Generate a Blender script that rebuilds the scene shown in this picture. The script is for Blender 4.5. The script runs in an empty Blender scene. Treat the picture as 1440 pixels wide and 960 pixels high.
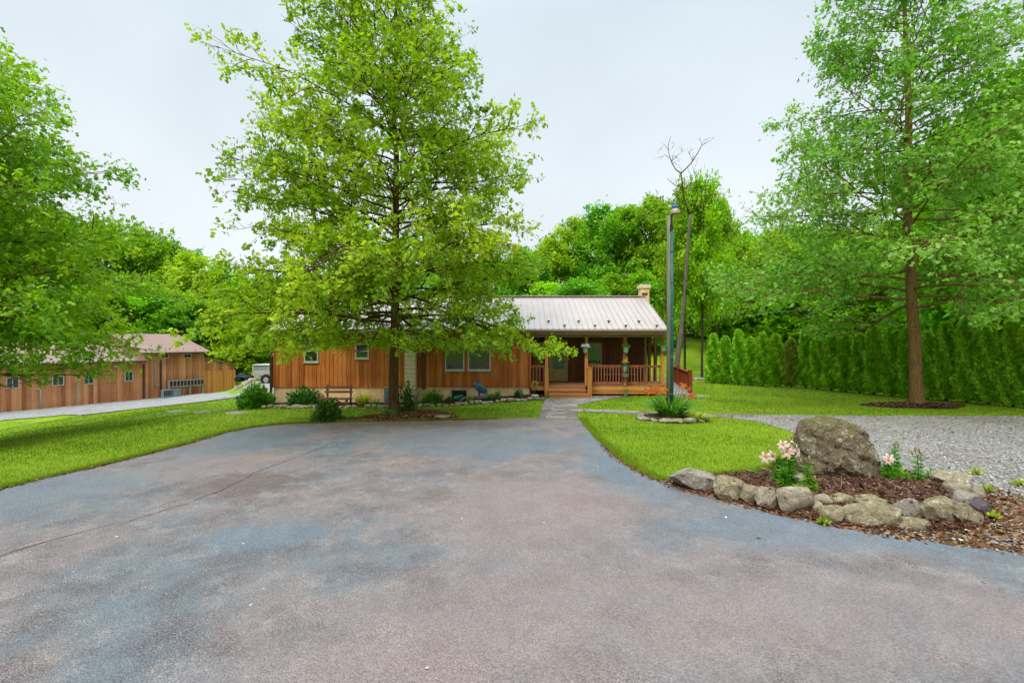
import bpy, bmesh, math, random
import numpy as np
from mathutils import Vector, Matrix

SC = bpy.context.scene
COL = SC.collection
R = math.radians
F, CX, CY, CAMH = 680.0, 720.0, 480.0, 2.5

# ------------------------------------------------------------------ helpers
def smooth(a, b, x):
    t = np.clip((x - a) / (b - a), 0, 1)
    return t * t * (3 - 2 * t)

def gz(x, y):
    """height of the terrain"""
    x = np.asarray(x, float); y = np.asarray(y, float)
    t = (-x - 9.6) / 22.0
    t = np.where(t < 0, 0, np.where(t < 0.12, t * t / 0.24, t - 0.06))
    t = np.where(t > 0.94, 0.94, t)
    z = -3.1 * t
    ya = np.maximum(y, 1.0)
    z = z + (.6 * smooth(30, 36, y) + .8 * smooth(37, 47, y)) * smooth(-.576, -.53, x/ya) * smooth(-9, -12, x) * smooth(60, 50, y)
    z = z - .36 * smooth(17.2, 20.2, y) * smooth(1.6, -5, x) * smooth(-17, -12, x) * smooth(34, 31, y)
    z = z + 3.0 * smooth(33, 56, y) * smooth(4, 9, x) * (1 - smooth(26, 44, x))
    z = z + 3.0 * smooth(58, 110, np.hypot(x, y))
    return z

def gzf(x, y): return float(gz(x, y))

def at(u, v, Y):
    return Vector(((u - CX) / F * Y, Y, CAMH - (v - CY) / F * Y))

def gp(u, v):
    """ground point seen at pixel u, v of the photograph"""
    Y = np.arange(1.0, 200, 0.01)
    x = (u - CX) / F * Y
    z = CAMH - (v - CY) / F * Y
    k = np.argmax(z <= gz(x, Y))
    return Vector((float(x[k]), float(Y[k]), gzf(x[k], Y[k])))

def wloc(o):
    p = Vector((0, 0, 0))
    while o is not None:
        p += o.location; o = o.parent
    return p

ONES = 'zeroth first second third fourth fifth sixth seventh eighth ninth tenth eleventh twelfth thirteenth fourteenth fifteenth sixteenth seventeenth eighteenth nineteenth'.split()
TENS = {20: 'twenti', 30: 'thirti', 40: 'forti', 50: 'fifti', 60: 'sixti'}
def nth(n):
    if n < 20: return ONES[n]
    t, r = n // 10 * 10, n % 10
    if r == 0: return TENS[t] + 'eth'
    return TENS[t][:-1] + 'y-' + ONES[r]

def tag(o, label=None, cat=None, group=None, kind=None):
    if label: o['label'] = label
    if cat: o['category'] = cat
    if group: o['group'] = group
    if kind: o['kind'] = kind
    return o

def empty(name, loc, label, cat, group=None, rz=0.0):
    o = bpy.data.objects.new(name, None); COL.objects.link(o)
    o.empty_display_size = 0.2
    o.location = loc; o.rotation_euler = (0, 0, rz)
    return tag(o, label, cat, group)

def copy_tree(o, parent=None):
    c = o.copy(); COL.objects.link(c); c.parent = parent
    for ch in list(o.children):
        copy_tree(ch, c)
    return c

class MB:
    """collects shapes, then links them as one mesh object"""
    def __init__(s): s.v = []; s.f = []
    def add(s, vs, fs):
        b = len(s.v); s.v.extend([tuple(p) for p in vs])
        s.f.extend([tuple(b + i for i in f) for f in fs]); return s
    def box(s, x0, x1, y0, y1, z0, z1, M=None):
        vs = [Vector(p) for p in ((x0,y0,z0),(x1,y0,z0),(x1,y1,z0),(x0,y1,z0),(x0,y0,z1),(x1,y0,z1),(x1,y1,z1),(x0,y1,z1))]
        if M is not None: vs = [M @ p for p in vs]
        return s.add(vs, [(0,3,2,1),(4,5,6,7),(0,1,5,4),(1,2,6,5),(2,3,7,6),(3,0,4,7)])
    def bar(s, a, b, w, h, up=(0,0,1)):
        """rectangular bar from a to b, w across, h along up"""
        a, b = Vector(a), Vector(b); t = b - a; L = t.length; t.normalize()
        up = Vector(up); x = t.cross(up)
        if x.length < 1e-5: x = t.cross(Vector((0,1,0)))
        x.normalize(); z = x.cross(t)
        M = Matrix((x, t, z)).transposed().to_4x4(); M.translation = a
        return s.box(-w/2, w/2, 0, L, -h/2, h/2, M)
    def prism(s, poly, axis, a, b):
        """extrude a closed outline along axis x / y / z from a to b"""
        n = len(poly)
        def P(p, t):
            return {'x': (t, p[0], p[1]), 'y': (p[0], t, p[1]), 'z': (p[0], p[1], t)}[axis]
        vs = [P(p, a) for p in poly] + [P(p, b) for p in poly]
        fs = [tuple(range(n))[::-1], tuple(range(n, 2*n))]
        fs += [(i, (i+1) % n, n + (i+1) % n, n + i) for i in range(n)]
        return s.add(vs, fs)
    def tube(s, pts, r, n=8, cap=True):
        pts = [Vector(p) for p in pts]; m = len(pts)
        if not hasattr(r, '__len__'): r = [r] * m
        vs = []; ref = Vector((0.13, 0.31, 0.94))
        for i, p in enumerate(pts):
            t = (pts[min(i+1, m-1)] - pts[max(i-1, 0)]).normalized()
            rr = ref if abs(t.dot(ref)) < 0.95 else Vector((1, 0, 0))
            a = t.cross(rr).normalized(); b = t.cross(a)
            for k in range(n):
                th = 2 * math.pi * k / n
                vs.append(p + (a * math.cos(th) + b * math.sin(th)) * r[i])
        fs = [(i*n + k, i*n + (k+1) % n, (i+1)*n + (k+1) % n, (i+1)*n + k) for i in range(m-1) for k in range(n)]
        if cap: fs += [tuple(range(n))[::-1], tuple(range((m-1)*n, m*n))]
        return s.add(vs, fs)
    def lathe(s, prof, c=(0,0,0), n=14):
        """profile of (radius, z) turned about a vertical axis at c"""
        vs = []; m = len(prof)
        for r, z in prof:
            for k in range(n):
                th = 2 * math.pi * k / n
                vs.append((c[0] + r*math.cos(th), c[1] + r*math.sin(th), c[2] + z))
        fs = [(i*n + k, i*n + (k+1) % n, (i+1)*n + (k+1) % n, (i+1)*n + k) for i in range(m-1) for k in range(n)]
        fs += [tuple(range(n))[::-1], tuple(range((m-1)*n, m*n))]
        return s.add(vs, fs)
    def build(s, name, m, parent=None, sm=False, bevel=0, local=False):
        off = Vector((0,0,0)) if (parent is None or local) else wloc(parent)
        me = bpy.data.meshes.new(name)
        me.from_pydata([(p[0]-off.x, p[1]-off.y, p[2]-off.z) for p in s.v], [], s.f)
        bm = bmesh.new(); bm.from_mesh(me)
        bmesh.ops.recalc_face_normals(bm, faces=bm.faces)
        bm.to_mesh(me); bm.free()
        if sm: me.polygons.foreach_set('use_smooth', [True]*len(me.polygons))
        me.materials.append(m)
        o = bpy.data.objects.new(name, me); COL.objects.link(o); o.parent = parent
        if bevel:
            b = o.modifiers.new('bevel', 'BEVEL'); b.width = bevel; b.segments = 2; b.limit_method = 'ANGLE'
        return o

def np_mesh(name, V, Q, m, parent=None, tint=None, sm=False):
    """V (n,3), Q (k,c) faces of equal size"""
    V = np.asarray(V, np.float32); Q = np.asarray(Q, np.int32)
    me = bpy.data.meshes.new(name)
    k, c = Q.shape
    me.vertices.add(len(V)); me.vertices.foreach_set('co', V.ravel())
    me.loops.add(k*c); me.loops.foreach_set('vertex_index', Q.ravel())
    me.polygons.add(k); me.polygons.foreach_set('loop_start', np.arange(0, k*c, c, dtype=np.int32))
    if sm: me.polygons.foreach_set('use_smooth', np.ones(k, bool))
    if tint is not None:
        a = me.attributes.new('tint', 'FLOAT', 'POINT'); a.data.foreach_set('value', np.asarray(tint, np.float32))
    me.update(calc_edges=True); me.validate()
    me.materials.append(m)
    o = bpy.data.objects.new(name, me); COL.objects.link(o); o.parent = parent
    return o

def unit(a): return a / np.maximum(np.linalg.norm(a, axis=-1, keepdims=True), 1e-9)

def scatter(P, Ydir, Nrm, S, TV, TQ):
    """copies of a template (TV verts, TQ faces; y along, z up) at points P"""
    P = np.asarray(P, float); y = unit(np.asarray(Ydir, float)); n = np.asarray(Nrm, float)
    x = unit(np.cross(y, n)); z = np.cross(x, y)
    M = np.stack([x, y, z], 1)                       # rows
    S = np.asarray(S, float)
    if S.ndim == 1: S = S[:, None]
    S3 = S if S.shape[1] == 3 else np.repeat(S, 3, 1)
    L = TV[None] * S3[:, None, :]
    V = np.einsum('nki,nij->nkj', L, M) + P[:, None, :]
    K = len(TV)
    Q = (TQ[None] + (np.arange(len(P)) * K)[:, None, None]).reshape(-1, TQ.shape[1])
    return V.reshape(-1, 3), Q

LOBED_V = np.array([(0,0,0),(.40,.2,-.10),(.15,.44,-.02),(.35,.74,-.12),(0,1,-.10),(-.35,.74,-.12),(-.15,.44,-.02),(-.40,.2,-.10),(0,.44,.05)], float)
LOBED_Q = np.array([(0,1,2,8),(8,2,3,4),(0,8,6,7),(8,4,5,6)])
OVAL_V = np.array([(0,0,0),(.24,.35,-.06),(0,1,-.12),(-.24,.35,-.06),(0,.4,.03)], float)
OVAL_Q = np.array([(0,1,2,4),(0,4,2,3)])
BLADE_V = np.array([(-.5,0,0),(.5,0,0),(.3,.6,.12),(-.3,.6,.12),(0,1,.4)], float)

# ------------------------------------------------------------------ materials
def lin(r, g, b, k=1.0):
    f = lambda c: (c/255/12.92 if c/255 <= .04045 else ((c/255 + .055)/1.055)**2.4) * k
    return (f(r), f(g), f(b), 1)

class NT:
    def __init__(s, name):
        s.m = bpy.data.materials.new(name); s.m.use_nodes = True
        s.t = s.m.node_tree; s.t.nodes.clear()
        s.out = s.t.nodes.new('ShaderNodeOutputMaterial')
    def n(s, typ, **kw):
        nd = s.t.nodes.new('ShaderNode' + typ)
        for k, v in kw.items(): setattr(nd, k, v)
        return nd
    def link(s, a, b): s.t.links.new(a, b)
    def val(s, sock, v):
        if hasattr(v, 'is_output') or isinstance(v, bpy.types.NodeSocket): s.link(v, sock)
        else: sock.default_value = v
    def co(s, kind='Object', scale=(1,1,1), rot=(0,0,0)):
        tc = s.n('TexCoord'); mp = s.n('Mapping')
        s.link(tc.outputs[kind], mp.inputs[0]); mp.inputs['Scale'].default_value = scale
        mp.inputs['Rotation'].default_value = rot
        return mp.outputs[0]
    def noise(s, vec, scale, detail=4, rough=.55, dist=0):
        nd = s.n('TexNoise'); s.link(vec, nd.inputs['Vector'])
        nd.inputs['Scale'].default_value = scale; nd.inputs['Detail'].default_value = detail
        nd.inputs['Roughness'].default_value = rough; nd.inputs['Distortion'].default_value = dist
        return nd.outputs['Fac']
    def vor(s, vec, scale, feature='F1', out='Distance'):
        nd = s.n('TexVoronoi', feature=feature); s.link(vec, nd.inputs['Vector'])
        nd.inputs['Scale'].default_value = scale
        return nd.outputs[out]
    def ramp(s, fac, stops):
        nd = s.n('ValToRGB'); s.link(fac, nd.inputs[0]); e = nd.color_ramp.elements
        while len(e) < len(stops): e.new(.5)
        for el, (p, c) in zip(e, stops):
            el.position = p; el.color = c if hasattr(c, '__len__') else (c, c, c, 1)
        return nd.outputs[0]
    def mix(s, fac, a, b, mode='MIX'):
        nd = s.n('Mix', data_type='RGBA', blend_type=mode, clamp_factor=True)
        s.val(nd.inputs[0], fac); s.val(nd.inputs[6], a); s.val(nd.inputs[7], b)
        return nd.outputs[2]
    def math(s, op, a, b=0.0, c=None):
        nd = s.n('Math', operation=op); s.val(nd.inputs[0], a); s.val(nd.inputs[1], b)
        if c is not None: s.val(nd.inputs[2], c)
        return nd.outputs[0]
    def bump(s, h, strength=.5, dist=.02, normal=None):
        nd = s.n('Bump'); s.link(h, nd.inputs['Height']); nd.inputs['Strength'].default_value = strength
        nd.inputs['Distance'].default_value = dist
        if normal is not None: s.link(normal, nd.inputs['Normal'])
        return nd.outputs[0]
    def prin(s, col, rough=.7, spec=.3, metal=0, normal=None, finish=True, **kw):
        p = s.n('BsdfPrincipled'); s.val(p.inputs['Base Color'], col); s.val(p.inputs['Roughness'], rough)
        p.inputs['Specular IOR Level'].default_value = spec; p.inputs['Metallic'].default_value = metal
        if normal is not None: s.link(normal, p.inputs['Normal'])
        for k, v in kw.items(): p.inputs[k].default_value = v
        if finish: s.link(p.outputs[0], s.out.inputs[0])
        return p.outputs[0]

def plain(name, c1, c2, scale=6, rough=.7, spec=.3, metal=0, bump=.15, stretch=(1,1,1), bd=.01):
    t = NT(name); co = t.co('Object', stretch)
    a = t.noise(co, scale, 5); b = t.noise(co, scale*7, 3)
    f = t.math('ADD', t.math('MULTIPLY', a, .7), t.math('MULTIPLY', b, .3))
    col = t.ramp(f, [(.35, c1), (.65, c2)])
    t.prin(col, rough, spec, metal, t.bump(f, bump, bd) if bump else None)
    return t.m

def leaf_mat(name, c1, c2, c3, trans=.35, rough=.5, spec=.3, var=1.0):
    t = NT(name)
    at_ = t.n('Attribute', attribute_name='tint')
    col = t.ramp(at_.outputs['Fac'], [(.0, c1), (.5, c2), (1, c3)])
    oi = t.n('ObjectInfo')
    hs = t.n('HueSaturation'); t.link(col, hs.inputs['Color'])
    hs.inputs['Hue'].default_value = .5
    t.link(t.math('ADD', t.math('MULTIPLY', oi.outputs['Random'], .4*var), 1.02 - .2*var), hs.inputs['Value'])
    t.link(t.math('ADD', t.math('MULTIPLY', t.math('FRACT', t.math('MULTIPLY', oi.outputs['Random'], 7.3)), -.04*var), .5 + .016*var), hs.inputs['Hue'])
    col = hs.outputs[0]
    p = t.prin(col, rough, spec, finish=False)
    tr = t.n('BsdfTranslucent')
    c2_ = t.mix(.5, col, (1.0, 1.0, .35, 1), 'MULTIPLY'); t.link(c2_, tr.inputs[0])
    ms = t.n('MixShader'); ms.inputs[0].default_value = trans
    t.link(p, ms.inputs[1]); t.link(tr.outputs[0], ms.inputs[2]); t.link(ms.outputs[0], t.out.inputs[0])
    return t.m

def board_mat(name, c1, c2, c3, w=.19, rough=.75, vertical=True, grain=1.0, vary=.34):
    """stained planks; every board has its own tone, grain along the board"""
    t = NT(name)
    tc = t.n('TexCoord'); sp = t.n('SeparateXYZ'); t.link(tc.outputs['Object'], sp.inputs[0])
    if vertical: s_ = t.math('ADD', sp.outputs[0], sp.outputs[1]); st = (9, 9, .5)
    else: s_ = sp.outputs[2]; st = (.5, .5, 9)
    idx = t.math('FLOOR', t.math('DIVIDE', s_, w))
    wn = t.n('TexWhiteNoise', noise_dimensions='1D'); t.link(idx, wn.inputs['W'])
    mp = t.n('Mapping'); t.link(tc.outputs['Object'], mp.inputs[0]); mp.inputs['Scale'].default_value = st
    g = t.noise(mp.outputs[0], 2.5 * grain, 6, .65, .4)
    big = t.noise(tc.outputs['Object'], .7, 3)
    f = t.math('ADD', t.math('ADD', t.math('MULTIPLY', g, .55), t.math('MULTIPLY', wn.outputs[0], vary)), t.math('MULTIPLY', big, .6 - vary))
    col = t.ramp(f, [(.3, c1), (.55, c2), (.8, c3)])
    t.prin(col, rough, .25, 0, t.bump(g, .25, .01))
    return t.m

def metal_roof_mat(name, c1, c2):
    t = NT(name); co = t.co('Object')
    a = t.noise(co, .6, 4); b = t.noise(t.co('Object', (6, .6, .6)), 2, 4)
    f = t.math('ADD', t.math('MULTIPLY', a, .5), t.math('MULTIPLY', b, .5))
    t.prin(t.ramp(f, [(.3, c1), (.7, c2)]), .42, .5, 0)
    return t.m

G = 1 / 2.1       # overcast light and the exposure make a white surface about this much brighter than 1
M = {}
GS = .8
M['siding'] = board_mat('cedar_siding', lin(112,58,22,GS), lin(182,102,42,GS), lin(222,144,74,GS), vary=.22)
M['siding_trim'] = board_mat('cedar_trim', lin(110,54,18,GS), lin(160,82,30,GS), lin(186,106,46,GS), .4)
M['shed_siding'] = board_mat('weathered_siding', lin(112,66,42,.95), lin(180,118,78,.95), lin(212,154,108,.95), .30)
M['fence_wood'] = board_mat('new_fence_wood', lin(170,98,48,.85), lin(206,132,70,.85), lin(224,154,92,.85), .16)
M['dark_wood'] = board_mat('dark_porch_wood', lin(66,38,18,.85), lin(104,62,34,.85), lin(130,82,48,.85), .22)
M['deck_wood'] = board_mat('honey_deck_wood', lin(140,80,34,GS), lin(190,124,56,GS), lin(214,150,78,GS), .14, vertical=False)
M['post_wood'] = board_mat('honey_post_wood', lin(128,72,34,GS), lin(176,112,54,GS), lin(204,140,76,GS), .5)
M['rail_wood'] = board_mat('brown_rail_wood', lin(110,58,34,GS), lin(152,92,58,GS), lin(178,116,78,GS), .13)
M['red_wood'] = board_mat('red_stained_wood', lin(104,44,18,GS), lin(150,70,32,GS), lin(178,92,46,GS), .3)
M['step_wood'] = plain('step_wood', lin(150,96,62,GS), lin(190,136,92,GS), 3, stretch=(1,6,6))
M['bench_wood'] = plain('brown_bench_wood', lin(92,54,40,GS), lin(132,84,66,GS), 4, stretch=(1,8,8))
M['stucco'] = plain('tan_stucco', lin(206,170,118,.95), lin(234,204,156,.95), 3, .9, .1, bump=.4)
M['roof'] = metal_roof_mat('taupe_metal_roof', lin(202,182,174,.52), lin(224,206,198,.52))
M['shed_roof'] = metal_roof_mat('brown_metal_roof', lin(164,126,112,.55), lin(190,152,136,.55))
M['fascia'] = plain('olive_fascia', lin(120,98,50,G), lin(146,122,70,G), 3)
M['beam'] = plain('pale_beam', lin(160,138,92,G), lin(190,170,122,G), 3, stretch=(.5,5,5))
M['brown_metal'] = plain('brown_metal', lin(72,44,32,G), lin(96,62,48,G), 4, .5, .5)
M['white'] = plain('white_frame_paint', lin(222,218,206,G), lin(240,238,228,G), 5, .5, .4, bump=0)
M['cream'] = plain('cream_paint', lin(196,178,128,G), lin(216,200,152,G), 5, .55, .4, bump=0)
M['olive_door'] = plain('olive_door_paint', lin(168,146,70,.75), lin(190,168,92,.75), 5, .5, .4, bump=0)
M['block'] = plain('painted_block', lin(206,188,156,.85), lin(232,216,186,.85), 7, .9, .1, bump=.4)
M['soot'] = plain('brown_stain', lin(112,72,52,G), lin(150,108,84,G), 9, .9, .1)
M['mortar'] = plain('dark_joint', lin(96,84,66,G), lin(120,106,86,G), 9, .95, .05)
M['black'] = plain('black_metal', lin(24,24,24,G), lin(44,44,44,G), 6, .5, .4, bump=0)
M['grey'] = plain('grey_metal', lin(128,132,134,G), lin(164,168,170,G), 5, .5, .4, bump=0)
M['bluegrey'] = plain('blue_grey_metal', lin(130,152,166,G), lin(168,186,196,G), 5, .5, .4, bump=0)
M['galv'] = plain('galvanised', lin(168,164,156,G), lin(200,196,188,G), 8, .5, .5, bump=0)
M['teal'] = plain('teal_conduit', lin(20,104,104,G), lin(44,140,132,G), 6, .45, .4, bump=0)
M['pole'] = plain('weathered_pole', lin(128,124,96,G), lin(184,178,150,G), 3, .8, .2, stretch=(6,6,.5))
M['blue_cap'] = plain('blue_lamp_cap', lin(36,96,150,G), lin(70,140,190,G), 6, .4, .5, bump=0)
M['lens'] = plain('lamp_reflector', lin(196,180,150,G), lin(222,210,180,G), 6, .3, .5, bump=0)
M['blue_paint'] = plain('worn_blue_paint', lin(44,104,136,G), lin(100,156,182,G), 6, .6, .3)
M['green_plastic'] = plain('green_plastic', lin(10,104,66,G), lin(24,140,92,G), 6, .35, .5, bump=0)
M['mint'] = plain('mint_pot', lin(128,176,130,G), lin(170,206,164,G), 6, .5, .4, bump=0)
M['teal_vane'] = plain('teal_vane', lin(20,150,140,G), lin(80,196,180,G), 6, .4, .4, bump=0)
M['yellow'] = plain('sunflower_yellow', lin(214,150,40,G), lin(236,186,80,G), 9, .6, .3, bump=0)
M['tyre'] = plain('tyre_rubber', lin(30,30,32,G), lin(58,58,60,G), 9, .85, .2)
M['beige_body'] = plain('beige_body_paint', lin(196,184,170,G), lin(216,206,192,G), 4, .4, .5, bump=0)
M['navy'] = plain('dark_blue_paint', lin(24,44,66,G), lin(50,86,120,G), 6, .35, .5, bump=0)
M['concrete'] = plain('concrete_pad', lin(168,160,150,G), lin(200,192,180,G), 5, .9, .1)
M['ramp_grey'] = plain('grey_ramp_paint', lin(176,156,160,G), lin(204,186,188,G), 4, .7, .2)

def glass_mat():
    t = NT('window_glass'); co = t.co('Object')
    f = t.noise(co, 1.3, 2)
    t.prin(t.ramp(f, [(.35, lin(26,30,34,G)), (.7, lin(70,74,78,G))]), .06, .6, 0)
    return t.m
M['glass'] = glass_mat()
M['green_glass'] = plain('tinted_door_glass', lin(40,84,50,G), lin(96,150,110,G), 3, .08, .6, bump=0)
M['blind'] = plain('window_blind', lin(150,152,156,G), lin(190,192,196,G), 2, .8, .2, bump=0, stretch=(1,1,20))
# ------------------------------------------------------------------ more materials
def bark_mat(name, c1, c2, moss=None, s=1.0):
    t = NT(name); co = t.co('Object', (7*s, 7*s, 1.1*s))
    v = t.vor(t.co('Object', (9*s, 9*s, 1.6*s)), 3, 'DISTANCE_TO_EDGE')
    a = t.noise(co, 3, 6, .7, .6)
    f = t.math('ADD', t.math('MULTIPLY', a, .75), t.math('MULTIPLY', v, .5))
    col = t.ramp(f, [(.3, c1), (.75, c2)])
    if moss:
        col = t.mix(t.ramp(t.noise(t.co('Object', (2, 2, .7)), 2, 4), [(.5, 0), (.7, .7)]), col, moss)
    t.prin(col, .9, .15, 0, t.bump(f, .8, .03))
    return t.m
M['bark'] = bark_mat('brown_bark', lin(66,46,24,.6), lin(146,110,60,.6), lin(108,104,44,.6))
M['bark_oak'] = bark_mat('grey_brown_bark', lin(96,70,42,.75), lin(184,142,92,.75), lin(140,126,66,.75))
M['bark_pale'] = bark_mat('pale_dead_bark', lin(112,98,82,G), lin(186,172,150,G), None, .7)
M['bark_forest'] = bark_mat('forest_bark', lin(70,62,48,G), lin(136,122,100,G), lin(96,104,56,G), .6)
M['stem_green'] = plain('green_stem', lin(50,96,24,G), lin(84,140,44,G), 5, .6, .3, bump=0)
M['stem_brown'] = plain('woody_stem', lin(70,54,36,G), lin(104,84,56,G), 5, .8, .2)

def rock_mat(name, c1, c2, c3, moss, moss_amt=.5, s=1.0):
    t = NT(name); co = t.co('Object')
    oi = t.n('ObjectInfo'); off = t.n('VectorMath', operation='ADD'); t.link(co, off.inputs[0])
    cx = t.n('CombineXYZ'); t.link(t.math('MULTIPLY', oi.outputs['Random'], 37), cx.inputs[0]); t.link(cx.outputs[0], off.inputs[1]); co = off.outputs[0]
    a = t.noise(co, 4*s, 12, .72, .9); b = t.noise(co, 22*s, 8, .75, .3); v = t.vor(co, 7*s, 'DISTANCE_TO_EDGE'); e = t.noise(t.co('Object', (1, 1, 4)), 5*s, 6, .7, .6)
    f = t.math('ADD', t.math('ADD', t.math('MULTIPLY', a, .5), t.math('MULTIPLY', b, .3)), t.math('MULTIPLY', e, .2))
    col = t.ramp(f, [(.42, c1), (.475, c2), (.53, c2), (.59, c3)])
    g = t.n('NewGeometry'); sp = t.n('SeparateXYZ'); t.link(g.outputs['Normal'], sp.inputs[0])
    up = t.math('ADD', t.math('MULTIPLY', sp.outputs[2], .3), t.noise(co, 3.6*s, 9, .75, .5))
    mf = t.ramp(up, [(.80 - .3*moss_amt, 0), (.92 - .3*moss_amt, .7)])
    mossc = t.mix(t.ramp(b, [(.4, 0), (.6, 1)]), moss, tuple(q*1.9 for q in moss[:3]) + (1,))
    col = t.mix(mf, col, mossc)
    lich = t.ramp(t.noise(co, 13*s, 6, .7), [(.60, 0), (.66, .55)])
    col = t.mix(lich, col, lin(206,200,184,G))
    h = t.math('ADD', t.math('ADD', a, t.math('MULTIPLY', b, .6)), t.math('MULTIPLY', t.ramp(v, [(0, 0), (.08, 1)]), .12))
    t.prin(col, .92, .15, 0, t.bump(h, 1.0, .09/s))
    return t.m
M['boulder'] = rock_mat('mossy_boulder', lin(56,44,30,.55), lin(146,130,102,.66), lin(230,218,194,.72), lin(116,114,34,.45), .5)
M['rock_a'] = rock_mat('tan_fieldstone', lin(84,68,50,.6), lin(186,170,144,.72), lin(236,226,206,.78), lin(126,122,50,.5), .2, 2)
M['rock_b'] = rock_mat('mossy_fieldstone', lin(76,62,44,.6), lin(172,156,124,.7), lin(226,214,184,.76), lin(124,122,52,.5), .12, 2)
M['rock_c'] = rock_mat('grey_fieldstone', lin(86,76,64,.6), lin(182,170,154,.7), lin(232,222,208,.76), lin(120,118,60,.5), .15, 2)
M['rock_d'] = rock_mat('purple_fieldstone', lin(100,88,92,G), lin(142,128,132,G), lin(176,164,164,G), lin(120,118,60,G), .05, 2)

GL = .66
def lawn_mat():
    t = NT('lawn_turf'); co = t.co('Object')
    a = t.noise(co, .35, 5, .65); b = t.noise(co, 3, 5, .65); c = t.noise(co, 40, 4, .7)
    f = t.math('ADD', t.math('ADD', t.math('MULTIPLY', a, .45), t.math('MULTIPLY', b, .3)), t.math('MULTIPLY', c, .25))
    col = t.ramp(f, [(.34, lin(84,116,12,GL)), (.5, lin(134,168,20,GL)), (.64, lin(172,192,44,GL))])
    t.prin(col, .8, .15, 0, t.bump(c, .8, .05))
    return t.m
M['lawn'] = lawn_mat()

def blade_mat():
    t = NT('grass_blades')
    a = t.n('Attribute', attribute_name='tint')
    col = t.ramp(a.outputs['Fac'], [(0, lin(86,124,12,GL)), (.5, lin(144,178,22,GL)), (1, lin(196,210,72,GL))])
    p = t.prin(col, .6, .2, finish=False); tr = t.n('BsdfTranslucent'); t.link(col, tr.inputs[0])
    ms = t.n('MixShader'); ms.inputs[0].default_value = .35
    t.link(p, ms.inputs[1]); t.link(tr.outputs[0], ms.inputs[2]); t.link(ms.outputs[0], t.out.inputs[0])
    return t.m
M['blade'] = blade_mat()

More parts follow.
